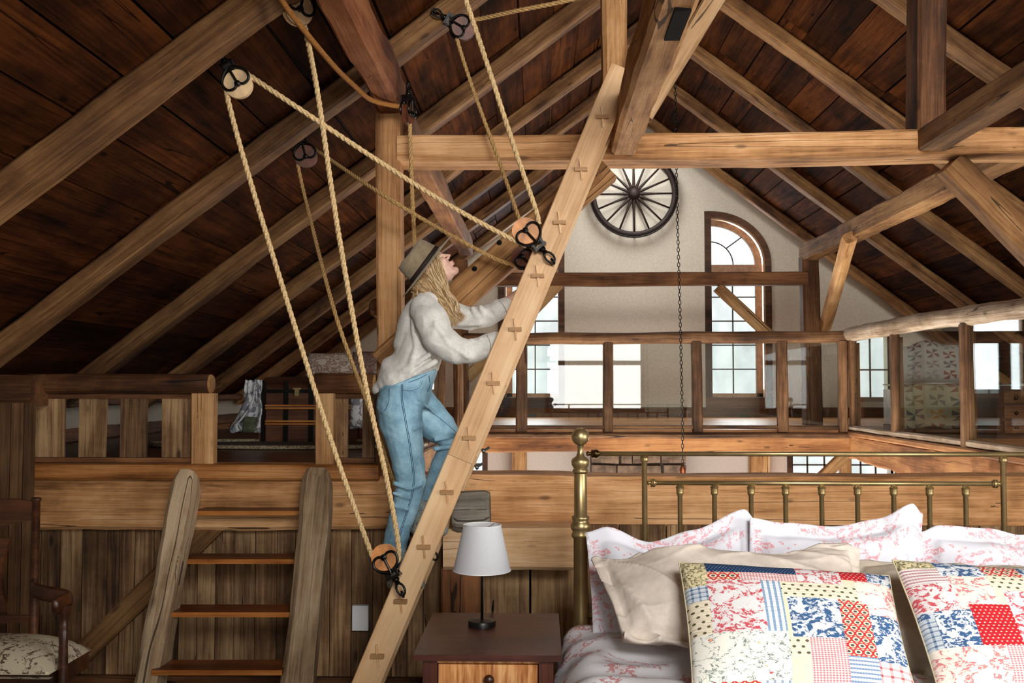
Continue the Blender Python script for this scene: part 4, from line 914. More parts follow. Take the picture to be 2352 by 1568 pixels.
def patch_layout(i):
    if i == 0: return [(0, .11, 0, .24, 'flc'), (.11, .53, 0, .12, 'nav'), (.11, .26, .12, .2, 'scal'), (.26, .55, .12, .21, 'gin'), (.53, .74, 0, .22, 'tr'), (.74, .87, 0, .14, 'red'), (.87, 1, 0, .25, 'tb'),
        (0, .1, .24, .36, 'pl'), (.1, .35, .2, .62, 'tr'), (.35, .44, .2, .66, 'strv'), (.44, .8, .2, .34, 'dot'), (.46, .7, .34, .66, 'tb'), (.44, .46, .34, .66, 'plain_'), (.7, .84, .34, .78, 'scal'), (.8, 1, .14, .36, 'trp'), (.84, 1, .36, .44, 'trp'), (.84, 1, .44, .8, 'tb'),
        (0, .1, .36, .62, 'dot'), (0, .44, .62, .94, 'fl'), (.44, .53, .66, .8, 'dot'), (.44, .53, .8, 1, 'plain_'), (.53, .7, .66, 1, 'gin'), (.7, .84, .78, 1, 'strh'), (.84, 1, .8, 1, 'plr'), (0, .3, .94, 1, 'scal'), (.3, .44, .94, 1, 'pl')]
    return [(0, .16, 0, .1, 'flc'), (0, .18, .1, .24, 'strr'), (.16, .4, 0, .18, 'tb'), (.36, .54, .02, .16, 'scal'), (.54, .8, 0, .14, 'tb'), (.36, .7, .16, .3, 'dot'), (0, .3, .24, .46, 'tr'), (.18, .36, .18, .46, 'trp'),
        (0, .22, .46, .72, 'tb'), (.22, .4, .42, .74, 'red'), (.4, .7, .3, .74, 'tr'), (0, .06, .5, .72, 'pl'), (0, .32, .72, 1, 'trp'), (.32, .6, .72, 1, 'gin'), (.6, 1, .6, 1, 'strh'), (.7, 1, .14, .6, 'fl')]
def pillow(name, label, cat, BL, BR, TL_, TR_, thick, mat, flange=0, fmatl=None, n=56, wr=.006, topf=None, group=None, seed=0, edge=None, puff=.42, corner=.03, bulge_front=1.0, patches=None, wscale=5, folds=0):
    """cushion spanned by four corners; front faces the camera"""
    BL, BR, TL_, TR_ = map(Vector, (BL, BR, TL_, TR_)); nrm = ((BR-BL).cross(TL_-BL)).normalized()
    if nrm.y > 0: nrm = -nrm
    W_, H_ = (BR-BL).length, (TL_-BL).length
    fx, fz = flange/W_, flange/H_
    vs = []; uv = []; fs = []; fm = []
    mats = [mat] if not patches else [F[k] for k in FK]
    lay = patch_layout(patches-1) if patches else None
    for side in (0, 1):
        for j in range(n+1):
            for i in range(n+1):
                u, v = i/n, j/n
                a, b = 2*u-1, 2*v-1
                # pull the sides in between the corners
                pu = a*(1-corner*(1-b*b)*1.0); pv = b*(1-corner*1.3*(1-a*a))
                uu, vv = (pu+1)/2, (pv+1)/2
                p = BL.lerp(BR, uu).lerp(TL_.lerp(TR_, uu), vv)
                ia = max(0, (1-fx*2)); ib = max(0, 1-fz*2)
                ra, rb = min(1, abs(a)/ia), min(1, abs(b)/ib)
                h = ((1-ra**2.6)*(1-rb**2.6)); h = max(0, h)**puff*thick
                q = V(u*W_*wscale+seed*3.1, v*H_*wscale, seed)
                wk = noise.noise(q)*1.2+noise.noise(q*2.3)*.6+(.5-abs(noise.noise(q*1.6+V(9, 3, 1))))*.8
                if folds:
                    fq = noise.noise(V(u*2.2+seed, v*1.3, 4))*1.6; ph = (u*1.0+v*.55+fq*.12)
                    wk += folds*((1-abs(math.sin(ph*9.5+fq*2)))**2.2)*(.35+.65*max(0, 1-abs(u-.22)/.35))
                    wk += folds*.5*((1-abs(math.sin((v*1.1-u*.7+fq*.2)*12)))**2.5)*max(0, 1-min(v, 1-v)*3)
                h2 = h*(1 if side == 0 else .55)+wr*wk*(.4+.9*(max(ra, rb)))*(1 if side == 0 else .3)
                off = 0.0022 if side == 0 else -.0022
                d = nrm*(h2 if side == 0 else -h2*.6) + nrm*off
                if flange: d += nrm*noise.noise(V(u*W_*9, v*H_*9, seed+5))*.014*max(0, max(ra, rb)-.9)*10
                if topf: d += topf(u, v)
                vs.append(p+d); uv.append((u, 1-v))
    K = (n+1)**2
    for side in (0, 1):
        for j in range(n):
            for i in range(n):
                a = side*K+j*(n+1)+i; q = (a, a+1, a+n+2, a+n+1); fs.append(q if side == 0 else q[::-1])
                if lay:
                    cu, cv = (i+.5)/n, 1-(j+.5)/n; m = 'plain_'
                    for x0_, x1_, y0_, y1_, k in lay:
                        if x0_ <= cu < x1_ and y0_ <= cv < y1_: m = k
                    fm.append(FK.index(m) if side == 0 else FK.index('dot'))
    # stitch the rim
    rim = [i for i in range(n+1)]+[j*(n+1)+n for j in range(1, n+1)]+[n*(n+1)+i for i in range(n-1, -1, -1)]+[j*(n+1) for j in range(n-1, 0, -1)]
    for k in range(len(rim)):
        a, b = rim[k], rim[(k+1) % len(rim)]; fs.append((b, a, a+K, b+K))
        if lay: fm.append(FK.index('dot'))
    o = obj(name, vs, fs, mats, None, None, True, uv, fm if lay else None)
    if edge:
        mb = MB(); mb.tube([(vs[r]+vs[r+K])/2 for r in rim], .0035, 6, True); mb.build('piping', edge, o, True)
    return tag(o, label, cat, group)
TOILE = toile('toile_bedding', (222, 223, 230), (222, 158, 164), 7, .022, .58, .3)
TOILEB = toile('toile_duvet', (220, 220, 224), (196, 138, 138), 6, .02, .6, .3)
SAND = plain('sand_linen', (220, 208, 194), .9, noise_amt=.03, nscale=30, bump=.25, spec=.15)
SAND2 = plain('sand_linen_grey', (190, 178, 160), .9, noise_amt=.03, nscale=30, bump=.25, spec=.15)
def Q(u, v, Y): return P(u, v, Y)
def wave(*pts): # extra height of the top edge along u, fading down
    def f(u, v):
        for (a, ha), (b, hb) in zip(pts, pts[1:]):
            if a <= u <= b:
                t = (u-a)/(b-a); t = t*t*(3-2*t); return V(0, 0, (ha+(hb-ha)*t)*max(0, v-.45)/.55*(1 if True else 0))
        return V(0, 0, 0)
    return f
pillow('euro_sham', 'white pink-toile flanged sham at the left against the headboard', 'pillow', Q(1362, 1560, 3.9), Q(1745, 1560, 3.9), Q(1345, 1222, 4.03), Q(1738, 1195, 4.05), .09, TOILE, .055, seed=1, wr=.009, topf=wave((0, .0), (.12, .02), (.38, -.045), (.62, -.01), (.93, .052), (1, .0)))
pillow('euro_sham', 'white pink-toile flanged sham in the middle against the headboard', 'pillow', Q(1700, 1560, 3.86), Q(2130, 1560, 3.86), Q(1722, 1200, 4.0), Q(2118, 1180, 4.02), .09, TOILE, .055, seed=2, wr=.009, topf=wave((0, .02), (.2, .0), (.5, -.02), (.75, .0), (.94, .045), (1, .0)))
pillow('euro_sham', 'white pink-toile flanged sham at the right edge of the bed', 'pillow', Q(2100, 1560, 3.9), Q(2480, 1560, 3.9), Q(2110, 1222, 4.06), Q(2500, 1212, 4.06), .09, TOILE, .055, seed=3, wr=.009, topf=wave((0, .0), (.12, .03), (.4, .02), (.6, -.01), (1, .02)))
pillow('bed_pillow', 'wrinkled sand-coloured pillow behind the left patchwork cushion', 'pillow', Q(1432, 1470, 3.5), Q(2010, 1545, 3.48), Q(1358, 1284, 3.84), Q(1972, 1268, 3.82), .12, SAND, .03, seed=4, wr=.016, corner=.02, topf=wave((0, .0), (.1, .0), (.3, .012), (.6, -.02), (.95, .03), (1, 0)), wscale=4, folds=1.6, n=90)
pillow('bed_pillow', 'wrinkled sand-coloured pillow behind the right patchwork cushion', 'pillow', Q(1935, 1560, 3.5), Q(2560, 1560, 3.5), Q(1960, 1288, 3.84), Q(2580, 1305, 3.84), .12, SAND2, .03, seed=5, wr=.012, corner=.02, wscale=4, folds=1.2, n=80)
pillow('patchwork_cushion', 'left patchwork cushion with blue stripes and red scallop print', 'cushion', Q(1592, 1600, 3.16), Q(2108, 1606, 3.16), Q(1560, 1292, 3.5), Q(2042, 1322, 3.52), .085, None, 0, seed=6, wr=.003, n=100, patches=1, edge=plain('cord_cream', (214, 204, 170), .9), corner=.025, puff=.5)
pillow('patchwork_cushion', 'right patchwork cushion with a solid red dotted patch', 'cushion', Q(2160, 1600, 3.16), Q(2690, 1612, 3.16), Q(2050, 1286, 3.5), Q(2540, 1322, 3.52), .085, None, 0, seed=7, wr=.003, n=100, patches=2, edge=plain('cord_cream', (214, 204, 170), .9), corner=.025, puff=.5)
# duvet
NX, NY = 120, 90; vs = []; fs = []; uv = []
xa2, xb2 = X0b-.10, X1b+.12
for j in range(NY+1):
    for i in range(NX+1):
        a, b = i/NX, j/NY; w_ = xb2-xa2
        arc = (a-.5)*(w_+.62); half = w_/2-.09
        if abs(arc) <= half: x, z = arc, 0
        else:
            e = abs(arc)-half; r_ = .11; th = min(e/r_, math.pi/2*.96); x = half+r_*math.sin(th); z = -r_*(1-math.cos(th)) - max(0, e-r_*math.pi/2*.96); x = math.copysign(x, arc)
        y = 2.0+(4.02-2.0)*b
        q = V(x*3, y*3, 0); wk = (noise.noise(q)*.028+noise.noise(q*2.4)*.014+(.5-abs(noise.noise(V(x*2.2+y*1.4, y*5-x*2, 3))))*.035)
        px_ = (xa2+xb2)/2+x; zz = .655+z+wk + .03*math.exp(-((x+half)/.25)**2)
        if z < -.05: px_ += wk*1.2
        vs.append((px_, y, zz)); uv.append((arc*.9, y*.9))
for j in range(NY):
    for i in range(NX): a = j*(NX+1)+i; fs.append((a, a+1, a+NX+2, a+NX+1))
o = obj('duvet', vs, fs, TOILEB, None, None, True, uv); tag(o, 'rumpled toile duvet spread over the bed in front of the pillows', 'duvet')
sm = o.modifiers.new('thick', 'SOLIDIFY'); sm.thickness = .03; sm.offset = -1
# ================================================================== armchair at the left edge
YA = 4.25; ka = pm(YA)
ac = thing('armchair', 'dark wooden armchair with a floral upholstered seat at the left edge', 'chair', V(P(20, 1500, YA).x, YA, 0))
def tn(name, prof, x, y, z0=0, mat=W_FURN, n=14, parent=ac): return MB().lathe([(r, z) for r, z in prof], None, n).build(name, mat, parent, True, Matrix.Translation(V(x, y, z0)), sharp=50)
xb = P(80, 1300, YA+.1).x; zT = P(80, 1142, YA+.1).z
tn('back_post', [(.018, 0), (.02, .4), (.019, .6), (.017, zT-.02), (.022, zT-.012), (.022, zT-.004), (.016, zT)], xb, YA+.1)
tn('back_post', [(.018, 0), (.02, .4), (.019, .6), (.017, zT-.02), (.022, zT-.012), (.022, zT-.004), (.016, zT)], xb-.56, YA+.12)
za = P(150, 1376, YA-.12).z; xf = P(146, 1450, YA-.16).x
tn('arm_post', [(.019, 0), (.021, .25), (.023, .4), (.017, za-.17), (.02, za-.12), (.016, za-.11), (.02, za-.1), (.016, za-.09), (.02, za-.06), (.03, za-.03), (.032, za-.014)], xf, YA-.16)
tn('arm_post', [(.019, 0), (.021, .25), (.023, .4), (.017, za-.17), (.02, za-.1), (.016, za-.09), (.03, za-.03), (.032, za-.014)], xf-.62, YA-.16)
for s_ in (0, -.6):
    mb = MB(); mb.tube(catmull([V(xb+s_, YA+.1, za+.015), V(xb+.06+s_, YA+.0, za+.008), V(xf-.01+s_, YA-.1, za), V(xf+.0+s_, YA-.2, za-.002), V(xf+.0+s_, YA-.24, za-.01)], .02), .034, 12, False, None, .42); mb.build('arm', W_FURN, ac, True)
sz = P(60, 1510, YA-.1).z
MB().box((xf-.62, YA-.2, sz-.1), (xf-.02, YA+.12, sz-.03)).build('seat_rail', W_FURN, ac)
FLO = toile('floral_seat', (200, 188, 162), (82, 60, 46), 9, .02, .6, .3, coord='Object', extra=[((130, 50, 44), .08)])
vs = []; fs = []; n = 20
for j in range(n+1):
    for i in range(n+1):
        a, b = 2*i/n-1, 2*j/n-1; h = (1-abs(a)**3)*(1-abs(b)**3); x = xf-.33+a*.31; y = YA-.04+b*.19; vs.append((x, y, sz-.03+.10*max(0, h)**.6))
for j in range(n):
    for i in range(n): q = j*(n+1)+i; fs.append((q, q+1, q+n+2, q+n+1))
m_ = len(vs); vs += [(xf-.64, YA-.23, sz-.05), (xf-.02, YA-.23, sz-.05), (xf-.02, YA+.15, sz-.05), (xf-.64, YA+.15, sz-.05)]; fs.append((m_+3, m_+2, m_+1, m_))
obj('seat_cushion', vs, fs, FLO, ac, None, True)
mb = MB(); mb.tube([V(xf-.62, YA-.215, sz-.03), V(xf-.03, YA-.215, sz-.03)], .008, 8); mb.build('welt', plain('cord_cream', (214, 204, 170), .9), ac, True)
# crest rail and slat
def crest(name, u0, v0, u1, v1, hpx, bow, th=.022):
    A, B = P(u0, v0, YA+.1), P(u1, v1, YA+.1); N = 16; v = []; f = []
    for i in range(N+1):
        t = i/N; p = A.lerp(B, t); dz = bow*math.sin(math.pi*t); h = hpx/ka/2*(1-.45*t*t)
        for y in (-th/2, th/2):
            v += [(p.x, p.y+y, p.z+dz-h), (p.x, p.y+y, p.z+dz+h)]
    for i in range(N): a = i*4; f += [(a, a+4, a+5, a+1), (a+2, a+3, a+7, a+6), (a+1, a+5, a+7, a+3), (a, a+2, a+6, a+4)]
    f += [(0, 1, 3, 2), (N*4, N*4+2, N*4+3, N*4+1)]; return obj(name, v, f, W_FURN, ac, None, False)
crest('crest_rail', -110, 1222, 78, 1172, 78, .03); crest('lower_rail', -200, 1424, 76, 1420, 26, 0)
mb = MB(); Yk = YA+.1
vp = [V(P(u, v, Yk).x, Yk, P(u, v, Yk).z) for u, v in ((-70, 1235), (22, 1235), (12, 1270), (3, 1310), (4, 1350), (14, 1405), (-70, 1405))]
vv = vp+[p+V(0, .02, 0) for p in vp]; k = len(vp)
obj('back_splat', vv, [tuple(range(k)), tuple(range(2*k-1, k-1, -1))]+[(i, (i+1) % k, (i+1) % k+k, i+k)[::-1] for i in range(k)], W_FURN, ac)
# ================================================================== left loft contents
TK = wood('trunk_wood', (40, 22, 12), (70, 40, 22), (96, 58, 32), crack=0, rough=.6)
YK = 7.2; kk = pm(YK)
tx0, tx1 = P(595, 950, YK).x, P(820, 950, YK).x; tz1 = P(600, 862, YK).z
tk = thing('steamer_trunk', 'dark ribbed steamer trunk with a brass latch in the left loft', 'trunk', V((tx0+tx1)/2, YK+.25, ZL))
MB().box((tx0, YK, ZL+.005), (tx1, YK+.5, tz1-.1)).build('body', TK, tk)
mb = MB(); mb.lathe([(.25, 0), (.25, tx1-tx0)], Matrix.Translation(V(tx0, YK+.25, tz1-.12)) @ Matrix.Scale(.45, 4, (0, 0, 1)) @ Matrix.Rotation(R(90), 4, 'Y'), 28); mb.build('lid', TK, tk, True, sharp=40)
for v in (931, 937, 967, 973): z = P(600, v, YK).z; board('slat', V(tx0+.05, YK-.012, z), V(tx1-.01, YK-.012, z), .02, .012, W_TREADE, tk)
for u in (606, 657, 715, 770): x = P(u, 900, YK).x; MB().box((x-.018, YK-.008, ZL+.01), (x+.018, YK, tz1-.04)).build('strap', IRON, tk)
MB().box((tx0, YK-.006, P(600, 898, YK).z-.012), (tx1, YK, P(600, 898, YK).z+.012)).build('seam', IRON, tk)
x = P(683, 900, YK).x; z = P(683, 900, YK).z
mb = MB(); mb.box((x-.015, YK-.02, z-.03), (x+.015, YK-.005, z+.02)); mb.box((x-.03, YK-.014, z+.018), (x+.03, YK-.005, z+.03)); mb.build('latch', BRASS, tk)
def cpil(name, label, u0, v0, u1, v1, Y, mat, th, cat='pillow', **kw):
    return pillow(name, label, cat, P(u0, v1, Y), P(u1, v1, Y), P(u0+4, v0, Y+.05), P(u1-4, v0, Y+.05), th, mat, **kw)
QLT = toile('quilt_faded', (176, 164, 150), (112, 78, 66), 8, .06, .6, .3, coord='UV')
YQ = 7.9
cpil('quilted_pillow', 'faded patchwork pillow on top of the trunk in the left loft', 702, 812, 812, 862, 7.25, QLT, .07, seed=11, n=24, corner=.01)
cpil('quilted_pillow', 'faded floral pillow beside the tall post in the left loft', 806, 808, 890, 862, 7.3, toile('quilt_floral', (160, 146, 136), (120, 64, 60), 9, .05, .6, .3), .07, seed=12, n=24, corner=.01)
# a low bed stack under the second pillow
bx0, bx1 = P(822, 950, 7.2).x, P(935, 950, 7.2).x
tag(MB().box((bx0, 7.25, ZL+.005), (min(bx1, XP-.2), 7.8, P(800, 866, 7.2).z)).build('blanket_chest', TK), 'dark blanket chest beside the steamer trunk', 'chest')
TGB = toile('toile_grey', (206, 210, 210), (112, 112, 120), 5, .05, .6, .3, coord='Object')
# draped toile cloth beside the trunk
vs = []; fs = []; NXc, NYc = 30, 24
for j in range(NYc+1):
    t = j/NYc
    lft = catmull([V(578, 872, 0), V(567, 910, 0), V(548, 960, 0), V(530, 985, 0), V(515, 992, 0)], 200)
    ul = [(0, 566), (.15, 563), (.35, 562), (.55, 553), (.75, 540), (.88, 527), (1, 524)]
    for (a, ua), (b, ub) in zip(ul, ul[1:]):
        if a <= t <= b: uL = ua+(ub-ua)*(t-a)/(b-a); break
    vpx = 872+(992-872)*t
    for i in range(NXc+1):
        s = i/NXc; u = uL+(600-uL)*s; Y = YK-.03-.1*t+.045*math.sin(s*9+t*3+noise.noise(V(s*3, t*3, 0))*3)*(0.4+t)
        vs.append(P(u, vpx+4*noise.noise(V(s*4, t*4, 5)), Y))
for j in range(NYc):
    for i in range(NXc): a = j*(NXc+1)+i; fs.append((a, a+NXc+1, a+NXc+2, a+1))
o = obj('draped_cloth', vs, fs, TGB, None, None, True); tag(o, 'crumpled grey toile cloth draped beside the steamer trunk', 'cloth'); s_ = o.modifiers.new('thick', 'SOLIDIFY'); s_.thickness = .008
cpil('green_cushion', 'small dark green cushion on the loft floor against the trunk', 556, 958, 594, 994, YK-.16, plain('green_cloth', (78, 84, 62), .9, noise_amt=.2), .05, cat='cushion', seed=14, n=16)
cpil('toile_cushion', 'pale toile bundle seen between the short balustrade boards', 803, 905, 838, 985, 6.6, TGB, .05, cat='cushion', seed=15, n=20)
# braided rug
rc = V(P(655, 1005, 6.75).x, 6.85, ZL+.012); RUG = plain('rug_braid', (74, 66, 54), .95, noise_amt=.3, nscale=60, bump=.6)
mb = MB(); pts = [V(rc.x+.95*math.cos(a), rc.y+.42*math.sin(a), rc.z+.004) for a in [2*math.pi*i/60 for i in range(60)]]
ring = []
rg = thing('braided_rug', 'oval braided rug on the dark floor of the left loft', 'rug', V(rc.x, rc.y, ZL))
v = [V(rc.x, rc.y, ZL+.01)]+[V(p.x, p.y, ZL+.01) for p in pts]; obj('rug_field', v, [(0, i+1, (i+1) % 60+1) for i in range(60)], RUG, rg)
mb.tube(pts, .014, 6, True); mb.build('rug_edge', plain('rug_border', (128, 116, 92), .95, noise_amt=.4, nscale=90), rg, True)
# ================================================================== right gallery contents
def pinwheel(name, base, inks, n=5):
    w = NT(name); co = w.n('TexCoord'); mp_ = w.n('Mapping', Scale=(n, n, 1)); w.l(co.outputs['UV'], mp_.inputs[0]); sx = w.n('SeparateXYZ'); w.l(mp_.outputs[0], sx.inputs[0])
    fx = w.math('SUBTRACT', w.math('MULTIPLY', w.math('FRACT', sx.outputs[0]), 2.6), 1.3); fy = w.math('SUBTRACT', w.math('MULTIPLY', w.math('FRACT', sx.outputs[1]), 2.6), 1.3)
    s = w.math('MULTIPLY', w.math('MULTIPLY', fx, fy), w.math('SUBTRACT', w.math('ABSOLUTE', fx), w.math('ABSOLUTE', fy)))
    inside = w.math('LESS_THAN', w.math('MAXIMUM', w.math('ABSOLUTE', fx), w.math('ABSOLUTE', fy)), .95)
    m = w.math('MULTIPLY', w.math('GREATER_THAN', s, 0.0), inside)
    wn_ = w.n('TexWhiteNoise'); fl_ = w.n('VectorMath', _operation='FLOOR'); w.l(mp_.outputs[0], fl_.inputs[0]); w.l(fl_.outputs[0], wn_.inputs['Vector'])
    ink = w.ramp(wn_.outputs['Value'], [(i/len(inks), srgb(c)) for i, c in enumerate(inks)]); 
    w.l(w.mix(m, srgb(base), ink), w.b.inputs['Base Color']); w.b.inputs['Roughness'].default_value = .9
    qn = w.n('TexNoise', Scale=30.0, Detail=3.0); w.l(co.outputs['UV'], qn.inputs['Vector']); w.bump(qn.outputs['Fac'], .5, .01); return w.m
PW1 = pinwheel('pinwheel_white', (170, 164, 156), [(120, 40, 34), (150, 146, 140), (90, 92, 96), (128, 60, 44)], 4)
PW2 = pinwheel('pinwheel_yellow', (176, 166, 136), [(190, 140, 60), (120, 116, 100), (150, 90, 70), (96, 98, 96)], 6)
YQ = 8.9
pillow('quilt_pillow', 'tall pinwheel quilt pillow behind the right gallery glass', 'pillow', P(2072, 880, YQ+.25), P(2240, 880, YQ+.25), P(2075, 797, YQ+.4), P(2225, 790, YQ+.4), .1, PW1, seed=21, n=30, topf=wave((0, 0), (.35, .06), (.6, .0), (1, -.02)))
gb = thing('gallery_bed', 'low dark bed frame behind the right gallery glass', 'bed', V(4.2, 9.1, ZL))
MB().box((P(2078, 900, YQ).x, YQ+.05, ZL+.05), (6.0, 9.45, ZL+.38)).build('mattress', plain('ticking', (214, 208, 198), .9), gb)
MB().box((P(2078, 900, YQ).x, YQ+.02, ZL), (6.0, 9.47, ZL+.06)).build('bed_base', W_FURN, gb)
vs = []; fs = []; uv = []; n1, n2 = 40, 24
for j in range(n2+1):
    for i in range(n1+1):
        s, t = i/n1, j/n2; x = P(2074, 900, YQ).x+s*1.9
        e = t*.95
        if e < .42: y, z = 9.42-e, ZL+.43
        else: y, z = YQ+.02-.05*math.sin((e-.42)*3), ZL+.43-(e-.42)*.72
        wv_ = noise.noise(V(x*6, e*5, 2))*.03+.02*math.sin(x*17+noise.noise(V(x, e, 0))*4)*(t > .44)
        vs.append((x, y-wv_, max(ZL+.03, z+wv_*.4))); uv.append((s*1.6, t*.9))
for j in range(n2):
    for i in range(n1): a = j*(n1+1)+i; fs.append((a, a+n1+1, a+n1+2, a+1))
o = obj('quilt', vs, fs, [PW2, toile('quilt_grey', (172, 176, 172), (104, 108, 106), 6, .06, .6, .3, coord='Object')], None, None, True, uv, [0 if (k % n1) < n1*.36 else 1 for k in range(n1*n2)]); tag(o, 'yellow and grey patchwork quilt draped over the gallery bed', 'quilt')
s_ = o.modifiers.new('thick', 'SOLIDIFY'); s_.thickness = .012
pillow('quilt_pillow', 'grey pointed pillow right of the pinwheel pillow in the gallery', 'pillow', P(2200, 870, YQ+.2), P(2262, 862, YQ+.2), P(2206, 818, YQ+.3), P(2244, 812, YQ+.3), .06, PW1, seed=22, n=16)
yk = 7.6
cx0, cx1 = P(2288, 900, yk).x, P(2420, 900, yk).x
cz1 = P(2300, 886, yk).z
dc = thing('drawer_chest', 'dark drawer chest behind the glass at the right edge', 'chest', V((cx0+cx1)/2, yk+.2, ZL))
MB().box((cx0, yk, ZL+.004), (cx1, yk+.4, cz1)).build('carcass', W_FURN, dc)
for k in range(3):
    z0 = ZL+.06+k*(cz1-ZL-.08)/3; f_ = MB().box((cx0+.05, yk-.015, z0), (cx1-.04, yk, z0+(cz1-ZL-.08)/3-.02)).build('drawer', W_DARK, dc)
    MB().lathe([(.006, 0), (.014, .02), (.004, .026)], None, 10).build('knob', BRASSD, f_, True, Matrix.Translation(V((cx0+cx1)/2-.08, yk-.015, z0+.04)) @ Matrix.Rotation(R(90), 4, 'X'))
# ================================================================== the woman on the ladder
from mathutils.bvhtree import BVHTree
YP = 4.87
def W(u, v, dy=0.0): return P(u, v, YP+dy)
def cap_mesh(mb, p0, r0, p1, r1, ax=None, fac=1.0, n=18):
    """tapered capsule; cross-section stretched by fac along ax"""
    p0, p1 = Vector(p0), Vector(p1); d = (p1-p0); L = d.length; t = d.normalized() if L > 1e-6 else V(0, 0, 1)
    ref = Vector(ax) if ax else (V(0, 1, 0) if abs(t.y) < .9 else V(1, 0, 0))
    x = (ref-t*ref.dot(t)).normalized(); y = t.cross(x); rows = []
    for i in range(7): a = -math.pi/2+math.pi/2*i/6; rows.append((p0+t*(r0*math.sin(a)), r0*math.cos(a)))
    for i in range(7): a = math.pi/2*i/6; rows.append((p1+t*(r1*math.sin(a)), r1*math.cos(a)))
    v = []; f = []
    for c, r in rows:
        r = max(r, .0004)
        for k in range(n): a = 2*math.pi*k/n; v.append(c+x*(math.cos(a)*r*fac)+y*(math.sin(a)*r))
    m = len(rows)
    for i in range(m-1):
        for k in range(n): k2 = (k+1) % n; f.append((i*n+k, i*n+k2, (i+1)*n+k2, (i+1)*n+k))
    f.append(tuple(reversed(range(n)))); f.append(tuple(range((m-1)*n, m*n))); mb.add(v, f)
def chain(mb, pts, ax=None, fac=1.0):
    for (p, r), (q, s) in zip(pts, pts[1:]): cap_mesh(mb, p, r, q, s, ax, fac)
def ell(mb, c, rx, ry, rz, M3=None, n=20):
    v = []; f = []; m = 12
    for i in range(m+1):
        a = -math.pi/2+math.pi*i/m
        for k in range(n):
            b = 2*math.pi*k/n; q = V(rx*math.cos(a)*math.cos(b), ry*math.cos(a)*math.sin(b), rz*math.sin(a)); 
            if abs(math.cos(a)) < 1e-6: q = V(rx*.002*math.cos(b), ry*.002*math.sin(b), rz*math.sin(a))
            v.append(c + (M3 @ q if M3 else q))
    for i in range(m):
        for k in range(n): k2 = (k+1) % n; f.append((i*n+k, i*n+k2, (i+1)*n+k2, (i+1)*n+k))
    f.append(tuple(reversed(range(n)))); f.append(tuple(range(m*n, (m+1)*n))); mb.add(v, f)
def skin_over(name, mb, voxel, smooth, mat, parent, disp=None, cut=None):
    me = bpy.data.meshes.new('t'); me.from_pydata([tuple(v) for v in mb.v], [], mb.f); me.update()
    o = bpy.data.objects.new('t', me); COL.objects.link(o)
    m = o.modifiers.new('r', 'REMESH'); m.mode = 'VOXEL'; m.voxel_size = voxel
    if smooth: s = o.modifiers.new('s', 'SMOOTH'); s.iterations = smooth; s.factor = .5
    dg = bpy.context.evaluated_depsgraph_get(); dg.update(); em = bpy.data.meshes.new_from_object(o.evaluated_get(dg))
    bpy.data.objects.remove(o)
    if disp:
        ns_ = [v.normal.copy() for v in em.vertices]
        for v, n in zip(em.vertices, ns_): v.co = v.co + n*disp(v.co, n)
    if cut:
        import bmesh
        bm = bmesh.new(); bm.from_mesh(em)
        for co, no, xm_ in cut:
            bmesh.ops.bisect_plane(bm, geom=bm.verts[:]+bm.edges[:]+bm.faces[:], plane_co=co, plane_no=no)
            bmesh.ops.delete(bm, geom=[f for f in bm.faces if (f.calc_center_median()-co).dot(no) > 0 and f.calc_center_median().x < xm_ and f.calc_center_median().y > YP-.165-.0*1], context='FACES')
        bm.to_mesh(em); bm.free()
    em.materials.clear(); em.materials.append(mat); em.polygons.foreach_set('use_smooth', [True]*len(em.polygons))
    lo = V(min(v.co.x for v in em.vertices), min(v.co.y for v in em.vertices), min(v.co.z for v in em.vertices))
    em.transform(Matrix.Translation(-lo)); em.update()
    o = bpy.data.objects.new(name, em); COL.objects.link(o); o.matrix_basis = Matrix.Translation(lo); setp(o, parent); return o
SKIN = plain('skin', (226, 184, 164), .5, noise_amt=.03, nscale=40, spec=.4, trans=.12)
LIP = plain('lip', (204, 142, 130), .45, noise_amt=.03)
EYEW = plain('eye', (220, 214, 208), .3, noise_amt=.01); EYEB = plain('eye_dark', (52, 40, 34), .4)
woman = thing('person', 'woman in felt hat, grey sweater and light jeans climbing the oak ladder, looking up', 'person', W(925, 1352))
hf = V(.594, 0, .806); hu = V(-.806, 0, .594); hl = V(0, 1, 0)
H3 = Matrix((hf, hl, hu)).transposed(); HC = W(991, 618)
def H(f, l, u): return HC + H3 @ V(f, l, u)
mb = MB()
# head
ell(mb, H(-.008, 0, .03), .094, .074, .09, H3); ell(mb, H(.03, 0, -.03), .056, .056, .075, H3); ell(mb, H(.03, 0, -.075), .045, .042, .036, H3)
ell(mb, H(.062, 0, -.098), .021, .022, .018, H3); chain(mb, [(H(-.02, .045, -.04), .02), (H(.055, .018, -.098), .014)]); chain(mb, [(H(-.02, -.045, -.04), .02), (H(.055, -.018, -.098), .014)])
ell(mb, H(.062, .034, -.03), .02, .02, .024, H3); ell(mb, H(.062, -.034, -.03), .02, .02, .024, H3)      # cheeks
chain(mb, [(H(.078, -.036, .024), .0095), (H(.086, 0, .02), .009), (H(.078, .036, .024), .0095)])           # brow
chain(mb, [(H(.082, 0, .012), .0065), (H(.101, 0, -.024), .0075), (H(.106, 0, -.031), .0078)])            # nose
ell(mb, H(.094, .01, -.034), .0085, .006, .006, H3); ell(mb, H(.094, -.01, -.034), .0085, .006, .006, H3)
ell(mb, H(.0875, 0, -.0585), .009, .017, .0052, H3); ell(mb, H(.084, 0, -.0705), .009, .015, .0058, H3)     # lips
ell(mb, H(-.012, -.074, -.012), .012, .007, .028, H3); ell(mb, H(-.012, .074, -.012), .012, .007, .028, H3) # ears
